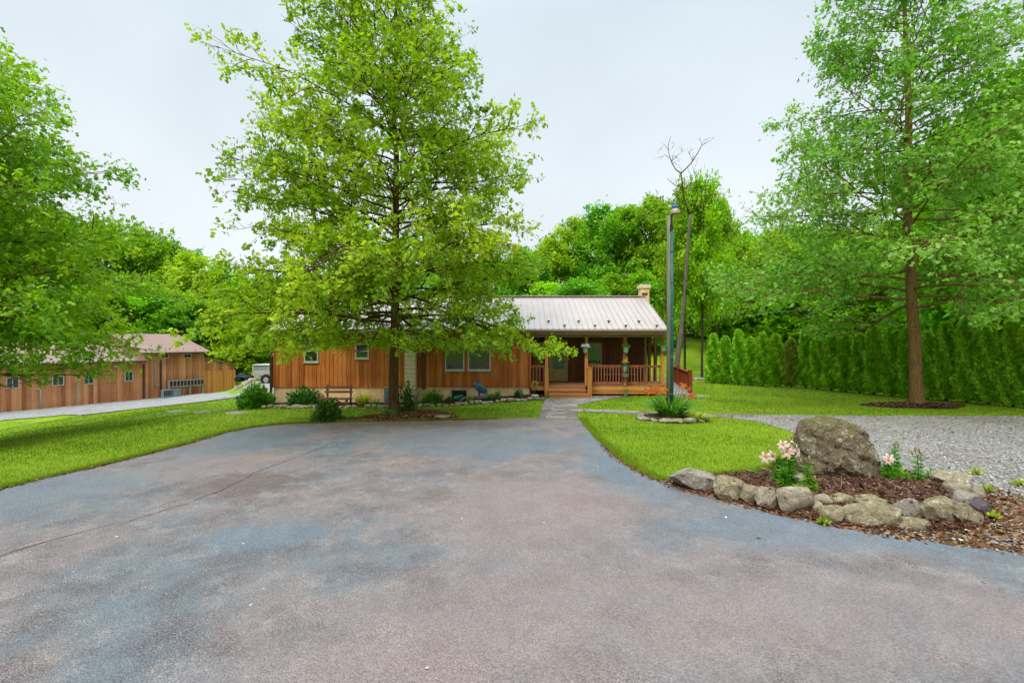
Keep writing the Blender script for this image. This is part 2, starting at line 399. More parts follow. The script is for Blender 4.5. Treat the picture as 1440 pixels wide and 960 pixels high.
AK = .55
def asphalt_mat():
    t = NT('worn_asphalt'); co = t.co('Object')
    big = t.noise(co, .17, 4, .55, .8); mid = t.noise(co, .8, 5, .6, .4); mid2 = t.noise(t.co('Object', (1,1,1), (0,0,1)), 2.6, 6, .7)
    fine = t.noise(co, 55, 5, .75); agg = t.vor(co, 75, out='Color'); aggd = t.vor(co, 75)
    g = t.math('ADD', t.math('MULTIPLY', big, .62), t.math('MULTIPLY', mid, .38))
    base = t.ramp(g, [(.34, lin(134,146,154,AK)), (.44, lin(140,142,146,AK)), (.5, lin(158,146,143,AK)), (.6, lin(170,152,146,AK)), (.72, lin(152,132,128,AK))])
    sp = t.n('SeparateXYZ'); t.link(co, sp.inputs[0])
    base0 = base
    # worn, paler patches where the aggregate shows
    wear = t.math('MULTIPLY', t.ramp(mid2, [(.5, 0), (.62, 1)]), t.ramp(fine, [(.46, 0), (.56, 1)]))
    base = t.mix(t.math('MULTIPLY', wear, .7), base, lin(202,186,178,AK))
    dark = t.math('MULTIPLY', t.ramp(t.noise(t.co('Object', (1,1,1), (0,0,2)), 1.3, 6, .7), [(.46, 0), (.6, 1)]), t.ramp(fine, [(.44, 1), (.54, 0)]))
    base = t.mix(t.math('MULTIPLY', dark, .85), base, lin(100,80,80,AK))
    # broad blue-grey tongues along the sides: reflected sky painted into the colour
    def tongue(cx, cy, rx, ry, r0=.6, r1=1.3):
        dx = t.math('DIVIDE', t.math('SUBTRACT', sp.outputs[0], cx), rx); dy = t.math('DIVIDE', t.math('SUBTRACT', sp.outputs[1], cy), ry)
        d = t.math('ADD', t.math('SQRT', t.math('ADD', t.math('MULTIPLY', dx, dx), t.math('MULTIPLY', dy, dy))), t.math('MULTIPLY', t.math('SUBTRACT', mid, .5), 1.2))
        return t.ramp(d, [(r0, 1), (r1, 0)])
    blue = lin(130,146,158,AK)
    for q in ((2.6, 10.5, 1.5, 3.6), (4.2, 6.4, 2.8, 1.0), (-3.2, 6.2, 1.1, .5), (-7.6, 8.0, 1.6, 1.5), (-1.0, 12.0, 3.0, 2.0), (-6.5, 12.5, 1.5, 2.2)):
        base = t.mix(t.math('MULTIPLY', tongue(*q), .58), base, blue)
    pink = lin(180,156,150,AK)
    for q in ((.4, 7.2, 1.8, 2.0), (.6, 4.4, 2.6, 1.1), (-5.6, 9.6, 2.2, 1.6), (3.4, 4.4, 2.0, .9), (-1.2, 3.6, 1.4, .5)):
        base = t.mix(t.math('MULTIPLY', tongue(*q), .5), base, pink)
    # reddish silt washed over the slab below the tree
    def blob(cx, cy, rx, ry):
        dx = t.math('DIVIDE', t.math('SUBTRACT', sp.outputs[0], cx), rx); dy = t.math('DIVIDE', t.math('SUBTRACT', sp.outputs[1], cy), ry)
        d = t.math('SQRT', t.math('ADD', t.math('MULTIPLY', dx, dx), t.math('MULTIPLY', dy, dy)))
        return t.ramp(t.math('MULTIPLY', t.math('ADD', d, t.math('MULTIPLY', mid2, 1.8)), .4), [(.5, 1), (.72, 0)])
    base = t.mix(t.math('MULTIPLY', blob(-4.6, 8.5, 1.5, 1.0), .55), base, lin(128,92,78,G))
    base = t.mix(t.math('MULTIPLY', blob(-3.2, 14.6, 4.5, .9), .75), base, lin(150,126,96,G))
    base = t.mix(t.math('MULTIPLY', blob(-.2, 15.3, 3.2, .5), .6), base, lin(160,146,136,G))
    spk = t.n('SeparateColor'); t.link(agg, spk.inputs[0])
    v = t.math('ADD', .6, t.math('ADD', t.math('MULTIPLY', spk.outputs[0], .5), t.math('MULTIPLY', fine, .3)))
    hs = t.n('HueSaturation'); t.link(base, hs.inputs['Color']); t.link(v, hs.inputs['Value'])
    rough = t.ramp(g, [(.4, .6), (.6, .8)])
    h = t.math('ADD', t.math('MULTIPLY', aggd, -1.0), t.math('MULTIPLY', fine, .8))
    t.prin(hs.outputs[0], rough, .35, 0, t.bump(h, .9, .014, t.bump(mid2, .15, .03)))
    return t.m
M['asphalt'] = asphalt_mat()
M['crack'] = plain('crack_dirt', lin(70,60,56,G), lin(108,92,84,G), 12, .95, .05)

def gravel_mat(name, cs, scale=26):
    t = NT(name); co = t.co('Object')
    vc = t.vor(co, scale, out='Color'); vd = t.vor(co, scale); s = t.n('SeparateColor'); t.link(vc, s.inputs[0])
    big = t.noise(co, .5, 5, .6)
    f = t.math('ADD', t.math('MULTIPLY', s.outputs[0], .65), t.math('MULTIPLY', big, .35))
    col = t.ramp(f, [(.2, cs[0]), (.45, cs[1]), (.7, cs[2])])
    mud = t.ramp(t.noise(t.co('Object', (1,1,1), (0,0,.7)), .55, 5, .65), [(.54, 0), (.68, .65)])
    col = t.mix(mud, col, cs[3])
    t.prin(col, .9, .2, 0, t.bump(t.math('MULTIPLY', vd, -1), .9, .04))
    return t.m
M['gravel'] = gravel_mat('grey_gravel', [lin(142,134,126,.6), lin(182,173,164,.6), lin(218,210,200,.6), lin(164,134,108,.6)], 42)
M['gravel_pale'] = gravel_mat('pale_gravel', [lin(150,146,144,G), lin(190,186,182,G), lin(222,218,214,G), lin(190,180,164,G)], 18)
def pebble_mat(name, c1, c2, c3):
    t = NT(name); a = t.n('Attribute', attribute_name='tint')
    t.prin(t.ramp(a.outputs['Fac'], [(0, c1), (.55, c2), (1, c3)]), .85, .2)
    return t.m
M['pebble'] = pebble_mat('loose_gravel', lin(112,106,102,.58), lin(172,164,157,.58), lin(226,219,210,.62))
M['chip'] = pebble_mat('bark_mulch', lin(66,40,26,G), lin(122,80,58,G), lin(186,144,114,G))
M['litter'] = pebble_mat('dead_leaves', lin(90,52,26,G), lin(146,96,56,G), lin(190,152,104,G))
M['soil'] = plain('mulch_soil', lin(72,40,26,G), lin(124,78,56,G), 9, .95, .05, bump=.9, bd=.03)
M['dirt'] = plain('brown_dirt', lin(84,60,38,G), lin(134,104,70,G), 6, .95, .05, bump=.8, bd=.03)

def flag_mat():
    t = NT('flagstone'); co = t.co('Object', (1, 1, 1))
    n = t.noise(co, 2.2, 4)
    wob = t.n('VectorMath', operation='ADD'); t.link(co, wob.inputs[0])
    cn = t.n('Combine' + 'XYZ'); t.link(t.math('MULTIPLY', n, .5), cn.inputs[0]); t.link(t.math('MULTIPLY', n, .3), cn.inputs[1]); t.link(cn.outputs[0], wob.inputs[1])
    e = t.vor(wob.outputs[0], 1.5, 'DISTANCE_TO_EDGE'); c = t.vor(wob.outputs[0], 1.5, out='Color')
    s = t.n('SeparateColor'); t.link(c, s.inputs[0])
    f = t.math('ADD', t.math('MULTIPLY', s.outputs[0], .4), t.math('MULTIPLY', t.noise(co, 7, 6, .7), .6))
    col = t.ramp(f, [(.25, lin(140,126,116,G)), (.5, lin(176,160,150,G)), (.75, lin(208,194,184,G))])
    col = t.mix(t.ramp(e, [(.0, 1), (.035, 0)]), col, lin(92,84,64,G))
    t.prin(col, .85, .2, 0, t.bump(t.ramp(e, [(0, 0), (.06, 1)]), .6, .03))
    return t.m
M['flag'] = flag_mat()

# ------------------------------------------------------------------ world, sun, camera
SUN_EL, SUN_AZ = 50, 205     # azimuth clockwise from +Y (the way the camera looks)
def make_world():
    w = bpy.data.worlds.new('World'); SC.world = w; w.use_nodes = True
    t = w.node_tree; t.nodes.clear()
    N = lambda k: t.nodes.new('ShaderNode' + k)
    out = N('OutputWorld'); bg = N('Background'); bg.inputs[1].default_value = .1
    sky = N('TexSky'); sky.sky_type = 'NISHITA'; sky.sun_disc = False
    sky.sun_elevation = R(SUN_EL); sky.sun_rotation = R(SUN_AZ)
    tc = N('TexCoord'); sp = N('SeparateXYZ'); t.links.new(tc.outputs['Generated'], sp.inputs[0])
    # overcast layer: white at the horizon, pale blue grey higher up, three times brighter at the zenith
    rp = N('ValToRGB'); t.links.new(sp.outputs[2], rp.inputs[0])
    e = rp.color_ramp.elements; e[0].position = 0; e[0].color = (.86, .90, .93, 1); e[1].position = .62; e[1].color = (.655, .765, .83, 1)
    m = e.new(.22); m.color = (.835, .885, .915, 1)
    mr = N('MapRange'); mr.interpolation_type = 'SMOOTHSTEP'
    for i, v in ((1, .55), (2, 1.0), (3, 6.4), (4, 33.0)): mr.inputs[i].default_value = v
    t.links.new(sp.outputs[2], mr.inputs[0])
    ns = N('TexNoise'); ns.inputs['Scale'].default_value = 2.2; ns.inputs['Detail'].default_value = 5; t.links.new(tc.outputs['Generated'], ns.inputs[0])
    nm = N('MapRange'); t.links.new(ns.outputs[0], nm.inputs[0])
    for i, v in ((1, .3), (2, .7), (3, .90), (4, 1.07)): nm.inputs[i].default_value = v
    mu = N('Math'); mu.operation = 'MULTIPLY'; t.links.new(mr.outputs[0], mu.inputs[0]); t.links.new(nm.outputs[0], mu.inputs[1])
    vm = N('VectorMath'); vm.operation = 'SCALE'; t.links.new(rp.outputs[0], vm.inputs[0]); t.links.new(mu.outputs[0], vm.inputs['Scale'])
    mx = N('Mix'); mx.data_type = 'RGBA'; mx.inputs[0].default_value = .9
    t.links.new(sky.outputs[0], mx.inputs[6]); t.links.new(vm.outputs[0], mx.inputs[7])
    t.links.new(mx.outputs[2], bg.inputs[0]); t.links.new(bg.outputs[0], out.inputs[0])
make_world()
sl = bpy.data.lights.new('sun', 'SUN'); sl.energy = 1.5; sl.angle = R(16); sl.color = (1, .96, .88)
so = bpy.data.objects.new('sun', sl); COL.objects.link(so)
d = Vector((math.sin(R(SUN_AZ))*math.cos(R(SUN_EL)), math.cos(R(SUN_AZ))*math.cos(R(SUN_EL)), math.sin(R(SUN_EL))))
so.rotation_euler = d.to_track_quat('Z', 'Y').to_euler(); so.location = (0, 0, 40)
cam = bpy.data.cameras.new('camera'); cam.lens = 36 * F / 1440; cam.sensor_width = 36; cam.clip_end = 3000; cam.clip_start = .05
co_ = bpy.data.objects.new('camera', cam); COL.objects.link(co_)
co_.location = (0, 0, CAMH); co_.rotation_euler = (R(90), 0, 0); SC.camera = co_
vs = SC.view_settings; vs.view_transform = 'Standard'; vs.look = 'None'; vs.exposure = .82; vs.gamma = 1; vs.use_curve_mapping = False
SC.cycles.max_bounces = 10; SC.cycles.diffuse_bounces = 6; SC.cycles.glossy_bounces = 2; SC.cycles.transmission_bounces = 8
SC.cycles.caustics_reflective = False; SC.cycles.caustics_refractive = False
try: SC.cycles.use_denoising = True
except Exception: pass

# ------------------------------------------------------------------ ground
def axis_pts(lo, mid0, mid1, hi, step, big):
    a = list(np.arange(mid0, mid1 + 1e-6, step))
    x = mid0; s = step
    pre = []
    while x > lo: s *= 1.35; x -= s; pre.append(x)
    x = mid1; s = step; post = []
    while x < hi: s *= 1.35; x += s; post.append(x)
    return np.array(pre[::-1] + a + post)
gx = axis_pts(-900, -46, 40, 900, 1.0, 0); gy = axis_pts(-300, -8, 66, 1200, 1.0, 0)
XX, YY = np.meshgrid(gx, gy); ZZ = gz(XX, YY)
V = np.stack([XX, YY, ZZ], -1).reshape(-1, 3)
nx, ny = len(gx), len(gy)
I = (np.arange(ny-1)[:, None]*nx + np.arange(nx-1)[None]).reshape(-1)
ground = np_mesh('lawn', V, np.stack([I, I+1, I+nx+1, I+nx], 1), M['lawn'], sm=True); tag(ground, kind='structure')

def jitter_line(pts, step, amp, rng, closed=False):
    """resample a polyline and make it uneven"""
    out = []; n = len(pts)
    for i in range(n - (0 if closed else 1)):
        a, b = np.array(pts[i][:2], float), np.array(pts[(i+1) % n][:2], float)
        k = max(1, int(np.linalg.norm(b-a)/step))
        for j in range(k): out.append(a + (b-a)*j/k)
    if not closed: out.append(np.array(pts[-1][:2], float))
    out = np.array(out)
    nz = rng.normal(0, 1, out.shape); nz = (nz + np.roll(nz, 1, 0) + np.roll(nz, -1, 0))/1.7
    sm = rng.normal(0, 1, out.shape)
    for _ in range(10): sm = (sm + np.roll(sm, 1, 0) + np.roll(sm, -1, 0))/3
    return out + nz*amp*.35 + sm*amp*2.5

def smooth_line(pts, it=2):
    p = [np.array(q[:2], float) for q in pts]
    for _ in range(it):
        q = [p[0]]
        for a, b in zip(p[:-1], p[1:]): q += [a*.75 + b*.25, a*.25 + b*.75]
        q.append(p[-1]); p = q
    return p

def sheet(name, poly, z, m, parent=None, mound=None):
    bm = bmesh.new()
    vs_ = [bm.verts.new((p[0], p[1], z)) for p in poly]
    f = bm.faces.new(vs_)
    bmesh.ops.triangulate(bm, faces=[f])
    if bm.faces and sum(f.normal.z for f in bm.faces) < 0: bmesh.ops.reverse_faces(bm, faces=bm.faces)
    me = bpy.data.meshes.new(name); bm.to_mesh(me); bm.free(); me.materials.append(m)
    o = bpy.data.objects.new(name, me); COL.objects.link(o); o.parent = parent
    return o

def inside(P, poly):
    x, y = P[:, 0], P[:, 1]; r = np.zeros(len(P), bool); q = np.asarray([p[:2] for p in poly])
    j = len(q) - 1
    for i in range(len(q)):
        xi, yi = q[i]; xj, yj = q[j]
        c = ((yi > y) != (yj > y)) & (x < (xj-xi)*(y-yi)/((yj-yi) + 1e-12) + xi)
        r ^= c; j = i
    return r

rg = np.random.default_rng(5)
G2 = lambda L: [tuple(gp(u, v)[:2]) for u, v in L]
# driveway
left = G2([(0,687),(120,661),(240,631),(330,605),(380,598.5),(440,594.5),(500,593),(553,592.5),(640,591),(700,589),(757,588)])
right = G2([(815,589.5),(822,597),(840,620),(880,652),(930,679),(1000,701),(1090,723),(1200,745),(1300,761),(1440,778)])
dl = jitter_line(smooth_line([(-9.9, -8), (-9.3, 2)] + left[:-1]), .12, .022, rg)
dr = jitter_line(smooth_line(right + [(9.5, 4.55), (16, 3.2)]), .12, .022, rg)
DRIVE = list(dl) + [left[-1]] + list(dr) + [(16, -8)]
driveway = sheet('driveway', DRIVE, .016, M['asphalt']); tag(driveway, kind='structure')
# cracks in the slab
def ribbon(pts, w, z, rng, name, m, parent):
    p = jitter_line(smooth_line(pts), .05, .025, rng); t = np.gradient(p, axis=0); t = unit(t); n = np.stack([-t[:,1], t[:,0]], 1)
    ww = w * np.clip(.55 + .8*rng.random(len(p)) * (1 + .7*np.sin(np.arange(len(p))*.21)), .15, 2.2)
    ww[0] = ww[-1] = .002
    a = p + n*ww[:, None]/2; b = p - n*ww[:, None]/2
    V = np.concatenate([np.c_[a, np.full(len(a), z)], np.c_[b, np.full(len(b), z)]]); k = len(p); i = np.arange(k-1)
    return np_mesh(name, V, np.stack([i, i+1, i+1+k, i+k], 1), m, parent)
ribbon(G2([(-60,801),(0,783),(80,760),(170,736)]), .014, .021, rg, 'crack', M['crack'], driveway)
ribbon(G2([(176,735),(230,719),(262,709)]), .011, .021, rg, 'crack', M['crack'], driveway)
ribbon(G2([(268,706),(320,688),(352,668)]), .014, .021, rg, 'crack', M['crack'], driveway)
ribbon(G2([(352,668),(400,650),(440,636),(470,622)]), .012, .021, rg, 'crack', M['crack'], driveway)

# flagstone path to the steps and the narrow walk across the lawn
FLAG = jitter_line(G2([(766,561),(764,570),(756,588.5),(816,590),(811,583),(808,577),(815,570),(840,564),(876,558.5),(890,556.6),(826,557),(822,560)]), .12, .02, rg, True)
fp = sheet('flagstone_path', FLAG, .022, M['flag']); tag(fp, kind='structure')
WALK = jitter_line(G2([(806,574),(830,576.2),(880,577.5),(930,579.5),(1000,582),(1060,582.8),(1060,587),(1010,586.5),(940,584.5),(880,581.8),(830,580),(808,578.4)]), .15, .025, rg, True)
wk = sheet('walkway', WALK, .012, M['flag']); tag(wk, kind='structure')

# gravel lot on the right
LOT = jitter_line(G2([(1012,583.2),(1080,583.6),(1200,584.5),(1440,585)]) + [(40, 16.4), (40, 3), (9.5, 4.62)] + G2([(1440,777),(1400,768),(1380,744),(1300,690),(1240,668),(1180,640),(1110,606),(1060,592),(1012,586.2)]), .2, .03, rg, True)
lot = sheet('gravel_lot', LOT, .008, M['gravel']); tag(lot, kind='structure')

# bed with the boulder: a low mound of mulch
BED_L = [(938,679),(985,693),(1030,706),(1060,714),(1100,725),(1150,734),(1200,743),(1260,748),(1320,750),(1370,746),(1394,736),(1400,716),(1388,692),(1350,678),(1300,668),(1240,660),(1180,652),(1100,656),(1060,664),(1015,668),(975,671)]
BED = jitter_line(G2(BED_L), .12, .02, rg, True)
def mound(name, poly, m, top, z0=.03, rings=7):
    q = np.asarray(poly, float); c = q.mean(0); k = len(q); V = []; Q = []
    for r in range(rings + 1):
        s = 1 - r / (rings + .6)
        p = c + (q - c)*s
        V.append(np.c_[p, z0 + top*(1 - s**2.5) + rg.normal(0, .008, k)*(r > 0)])
    V = np.concatenate(V); i = np.arange(k); j = (i+1) % k
    for r in range(rings): Q.append(np.stack([r*k + i, r*k + j, (r+1)*k + j, (r+1)*k + i], 1))
    o = np_mesh(name, V, np.concatenate(Q), m, sm=True)
    me = o.data; return o
def mound_full(name, poly, m, top, z0=.03):
    o = mound(name, poly, m, top, z0)
    k = len(poly); bm = bmesh.new(); bm.from_mesh(o.data); bm.verts.ensure_lookup_table()
    n = len(bm.verts); bm.faces.new([bm.verts[i] for i in range(n-k, n)]); bmesh.ops.recalc_face_normals(bm, faces=bm.faces)
    bm.to_mesh(o.data); bm.free(); return o
SILT = jitter_line(G2([(926,676),(950,684),(985,697),(1030,709),(1060,717.5),(1100,727),(1150,737.5),(1200,747.5),(1260,757),(1320,765.5),(1380,772.5),(1440,780),(1440,735),(1400,700),(1380,690),(1300,690),(1100,680),(960,672)]), .1, .02, rg, True)
sl_ = sheet('soil', SILT, .0125, M['dirt']); tag(sl_, 'brown washed soil between the edging stones and the driveway', 'soil', kind='stuff')
bed = mound_full('mulch_bed', BED, M['soil'], .10); tag(bed, 'brown bark mulch filling the stone ringed bed around the boulder', 'mulch', kind='stuff')
TB = jitter_line(G2([(470,592),(500,588),(535,585),(553,583),(585,578),(620,579),(640,585),(650,590.3),(600,591.3),(540,592.3)]), .1, .03, rg, True)
tb = mound_full('tree_bed', TB, M['dirt'], .10, .024); tag(tb, 'bare brown earth around the foot of the middle maple', 'earth', kind='stuff')
RB_c = gp(1288, 571)
RB = [(RB_c.x + math.cos(a)*1.9*(1 + .12*math.sin(3*a)), RB_c.y + math.sin(a)*.75*(1 + .14*math.cos(5*a))) for a in np.linspace(0, 2*math.pi, 60, endpoint=False)]
rb = mound_full('tree_mulch', RB, M['soil'], .10, .024); tag(rb, 'brown mulch ring around the foot of the tall right tree', 'mulch', kind='stuff')
DB_c = gp(950, 591)
DB = [(DB_c.x + math.cos(a)*1.02*(1 + .1*math.sin(3*a)), DB_c.y + .25 + math.sin(a)*.8) for a in np.linspace(0, 2*math.pi, 50, endpoint=False)]
db = mound_full('flower_bed', DB, M['dirt'], .10, .024); tag(db, 'brown earth in the small stone ringed daylily bed', 'earth', kind='stuff')
def bed_strip():
    """planting strip along the house wall, following the slope"""
    us = np.linspace(345, 768, 60); V = []; k = 5
    for u in us:
        vb = np.interp(u, [345, 560, 640, 700, 768], [573, 573, 570, 565, 561.5])
        p = gp(u, vb); x0 = p.x
        for j in range(k):
            y = p.y + (22.35 - p.y)*j/(k-1)
            V.append((x0, y, gzf(x0, y) + .02 + .05*math.sin(math.pi*min(j, 2)/4) + .012*math.sin(u*1.7 + j*2)))
    n = len(us); Q = [(a*k + j, (a+1)*k + j, (a+1)*k + j + 1, a*k + j + 1) for a in range(n-1) for j in range(k-1)]
    o = np_mesh('planting_bed', np.array(V), np.array(Q), M['soil'], sm=True)
    return tag(o, 'brown mulch of the planting bed along the house front', 'mulch', kind='stuff')
bed_strip()

# pale gravel road by the long shed, and the track that runs on behind the house
def road_strip(name, Lp, Rp, m, lift, n=60, k=6):
    Lp = np.array([tuple(p)[:2] for p in Lp]); Rp = np.array([tuple(p)[:2] for p in Rp])
    t = np.linspace(0, 1, n); f = lambda A: np.stack([np.interp(t, np.linspace(0, 1, len(A)), A[:, i]) for i in (0, 1)], 1)
    a, b = f(Lp), f(Rp); V = []
    for i in range(n):
        for j in range(k):
            p = a[i] + (b[i]-a[i])*j/(k-1) + rg.normal(0, .05, 2)*(j in (0, k-1))
            V.append((p[0], p[1], gzf(p[0], p[1]) + lift))
    Q = [(i*k + j, (i+1)*k + j, (i+1)*k + j + 1, i*k + j + 1) for i in range(n-1) for j in range(k-1)]
    o = np_mesh(name, np.array(V), np.array(Q), m, sm=True); return tag(o, kind='structure')
ROAD_N = [gp(-120,606), gp(0,592), gp(100,583), gp(200,574.5), gp(290,565), gp(340,559), gp(400,557)]
ROAD_F = [gp(-120,588), gp(0,578), gp(100,569), gp(200,560.3), gp(286,553.2), gp(334,549.5), gp(400,549.5)]
road_strip('gravel_road', ROAD_F, ROAD_N, M['gravel_pale'], .05)
# ------------------------------------------------------------------ trees
class Tubes:
    """many tapered limbs gathered into one mesh"""
    def __init__(s): s.V = []; s.Q = []; s.b = 0
    def add(s, pts, r, n):
        pts = np.asarray(pts, float); m = len(pts); r = np.asarray(r, float)
        t = unit(np.gradient(pts, axis=0)); ref = np.array([.13, .31, .94]) if abs(t[0, 2]) < .9 else np.array([1., .2, .1])
        a = unit(np.cross(t, ref)); b = np.cross(t, a)
        th = np.linspace(0, 2*math.pi, n, endpoint=False)
        rr = r[:, None] if r.ndim == 1 else r
        ring = pts[:, None] + (a[:, None]*np.cos(th)[None, :, None] + b[:, None]*np.sin(th)[None, :, None]) * rr[..., None]
        s.V.append(ring.reshape(-1, 3))
        i = np.arange(m-1)[:, None]*n; k = np.arange(n)[None]; k2 = (k+1) % n
        s.Q.append(np.stack([i+k, i+k2, i+n+k2, i+n+k], -1).reshape(-1, 4) + s.b); s.b += m*n
    def build(s, name, m, parent):
        return np_mesh(name, np.concatenate(s.V), np.concatenate(s.Q), m, parent, sm=True)

def limb(rng, p, d, L, seg, wob, grav):
    """polyline from p along d; grav bends it down (<0) or up (>0) on the way"""
    pts = [p]; d = d/np.linalg.norm(d)
    for i in range(seg):
        d = d + rng.normal(0, wob, 3); d[2] += grav/seg; d /= np.linalg.norm(d)
        p = p + d*L/seg; pts.append(p)
    return np.array(pts)

def along(pts, s):
    k = s*(len(pts)-1); i = min(int(k), len(pts)-2); f = k - i
    return pts[i]*(1-f) + pts[i+1]*f, pts[i+1] - pts[i]

def grow(rng, H, zb, prof, r0, nprim, el, grav=(-.35, .1), sec_sp=.36, sec_len=.42, ter_sp=.28, ter_len=.42, leaf_per=7,
         lean=(0, 0), flare=1.7, wob=.07, spread=.10, ter_mesh=True, asym=None, ztop=.97, prim_r=.42, bias=0.8, sides=12, zcut=-9):
    T = Tubes(); zp = [q[0] for q in prof]; rp = [q[1] for q in prof]
    n = 16; zt = np.linspace(0, H*.99, n); wx = np.cumsum(rng.normal(0, .05, n)); wy = np.cumsum(rng.normal(0, .05, n)); wx -= wx[0]; wy -= wy[0]
    fw = np.clip(zt/5, 0, 1)**2
    trunk = np.stack([lean[0]*zt + wx*fw, lean[1]*zt + wy*fw, zt - .15*(zt == 0)], 1)
    tr = r0*(1 - zt/H*.985)**.85
    trunk = np.concatenate([trunk[:1], trunk[:1] + [[0, 0, .25]], trunk[:1] + [[0, 0, .55]], trunk[1:]]); trr = np.concatenate([[r0*flare, r0*(1 + (flare-1)*.45), r0*1.12], tr[1:]])
    th = np.linspace(0, 2*math.pi, sides, endpoint=False)
    lump = 1 + .10*np.sin(3*th + rng.random()*6)[None]*np.clip(1.5 - trunk[:, 2:3]/1.0, 0, 1.5)
    T.add(trunk, trr[:, None]*lump, sides)
    LP, LD, LT = [], [], []
    zf = lambda z: np.array([np.interp(z, trunk[:, 2], trunk[:, 0]), np.interp(z, trunk[:, 2], trunk[:, 1]), z])
    az = rng.random()*6.28
    for i in range(nprim):
        t = (i + rng.random()*.8)/nprim
        z = zb + (H*ztop - zb)*t**bias
        az += 2.399 + rng.normal(0, .3)
        h = (z - zb)/(H - zb)
        e = R(el[0] + (el[1]-el[0])*h**.8 + rng.normal(0, 7))
        L0 = np.interp(z, zp, rp); zt_ = z + L0*math.sin(e)*.6
        L = np.interp(zt_, zp, rp)/max(math.cos(e), .5)*rng.uniform(.78, 1.06)
        if asym: L *= asym(az, z)
        L = max(L, .5)
        p0 = zf(z); d = np.array([math.cos(az)*math.cos(e), math.sin(az)*math.cos(e), math.sin(e)])
        g = grav[0] + (grav[1]-grav[0])*h
        P = limb(rng, p0, d, L, 9, wob, g)
        low = np.where(P[:, 2] < zcut)[0]
        if len(low): P[low[0]:, 2] = zcut + (P[low[0]:, 2] - zcut)*.12 + .1*rng.random()
        rb = min(np.interp(z, trunk[:, 2], trr)*prim_r, .02 + L*.017)
        T.add(P, rb*(1 - np.linspace(0, 1, 10)*.9), 6)
        ctint = rng.normal(.5, .13)
        nsec = max(3, int(L*.82/sec_sp)); side = 1
        for k in range(nsec):
            s = .18 + .8*(k + rng.random()*.7)/nsec
            q, dd = along(P, s); dd = dd/np.linalg.norm(dd); side = -side
            ang = side*R(rng.uniform(35, 65)); c, sn = math.cos(ang), math.sin(ang)
            d2 = np.array([dd[0]*c - dd[1]*sn, dd[0]*sn + dd[1]*c, dd[2]*.6 + rng.normal(.05, .3)])
            L2 = (sec_len*L*(1-s)**.8 + .38)*rng.uniform(.7, 1.2)
            S = limb(rng, q, d2, L2, 5, .12, -.12 + .2*rng.random())
            if S[:, 2].min() < zcut - .15: continue
            T.add(S, (.006 + .008*L2)*(1 - np.linspace(0, 1, 6)*.8), 4)
            ct = ctint + rng.normal(0, .09)
            nt = max(2, int(L2/ter_sp))
            for j in range(nt):
                s2 = .2 + .8*(j + rng.random())/nt
                q2, d3 = along(S, min(s2, .999)); d3 = d3/np.linalg.norm(d3)
                d3 = d3 + rng.normal(0, .65, 3); d3 /= np.linalg.norm(d3)
                L3 = ter_len*rng.uniform(.6, 1.3)
                if ter_mesh: T.add(np.array([q2, q2 + d3*L3*.5 + [0, 0, .01], q2 + d3*L3]), np.array([.006, .004, .002]), 3)
                m = rng.poisson(leaf_per)
                u = rng.random(m)**.7
                LP.append(q2 + d3*L3*u[:, None] + rng.normal(0, spread, (m, 3))); LD.append(np.repeat(d3[None], m, 0)); LT.append(ct + rng.normal(0, .12, m))
    return T, np.concatenate(LP), np.concatenate(LD), np.concatenate(LT)

def crown(name, rng, P, D, Tn, size, m, parent, TV=LOBED_V, TQ=LOBED_Q, tilt=.75, jit=.42):
    n = len(P)
    y = unit(D*.6 + rng.normal(0, .6, (n, 3)) + np.array([0, 0, -.22])); nr = np.array([0, 0, 1.]) + rng.normal(0, tilt, (n, 3))
    S = size*np.clip(rng.normal(1, jit, n), .45, 1.7)
    V, Q = scatter(P, y, nr, S, TV, TQ)
    return np_mesh(name, V, Q, m, parent, np.repeat(np.clip(Tn, 0, 1), len(TV)))

LK = 1.0
M['leaf_mid'] = leaf_mat('maple_leaf', lin(76,114,8,1.05), lin(130,168,18,1.05), lin(192,208,50,1.05), .56)
M['leaf_right'] = leaf_mat('oak_leaf', lin(78,128,14,1.1), lin(128,178,40,1.1), lin(196,224,116,1.1), .54, .42, .45)
M['leaf_left'] = leaf_mat('dark_oak_leaf', lin(72,122,8,1.08), lin(128,176,18,1.08), lin(188,214,52,1.08), .54, .45, .4)
M['leaf_wood'] = leaf_mat('forest_leaf', lin(82,134,8,LK), lin(134,186,16,LK), lin(184,214,44,LK), .5)
M['leaf_wood2'] = leaf_mat('forest_leaf_deep', lin(62,120,12,LK), lin(108,168,20,LK), lin(156,198,42,LK), .5)
M['leaf_hedge'] = leaf_mat('arborvitae_spray', lin(74,128,16,1.3), lin(126,178,34,1.3), lin(188,216,78,1.3), .35, var=.35)
M['leaf_hedge_brown'] = leaf_mat('dry_arborvitae_spray', lin(96,128,30,1.15), lin(142,160,56,1.15), lin(186,182,92,1.15), .3, var=.2)
M['leaf_shrub'] = leaf_mat('shrub_leaf', lin(48,104,10,LK), lin(100,158,22,LK), lin(160,200,60,LK), .4)
M['leaf_shrub_dark'] = leaf_mat('dark_shrub_leaf', lin(24,76,12,LK), lin(60,118,28,LK), lin(116,160,66,LK), .35, .4, .4)
M['leaf_strap'] = leaf_mat('strap_leaf', lin(44,112,22,LK), lin(88,156,42,LK), lin(150,196,76,LK), .4)
M['leaf_lily'] = leaf_mat('lily_leaf', lin(48,120,14,1.2), lin(100,168,30,1.2), lin(172,212,76,1.2), .4)
M['leaf_gold'] = leaf_mat('golden_leaf', lin(120,150,30,LK), lin(170,190,50,LK), lin(214,216,110,LK), .4)

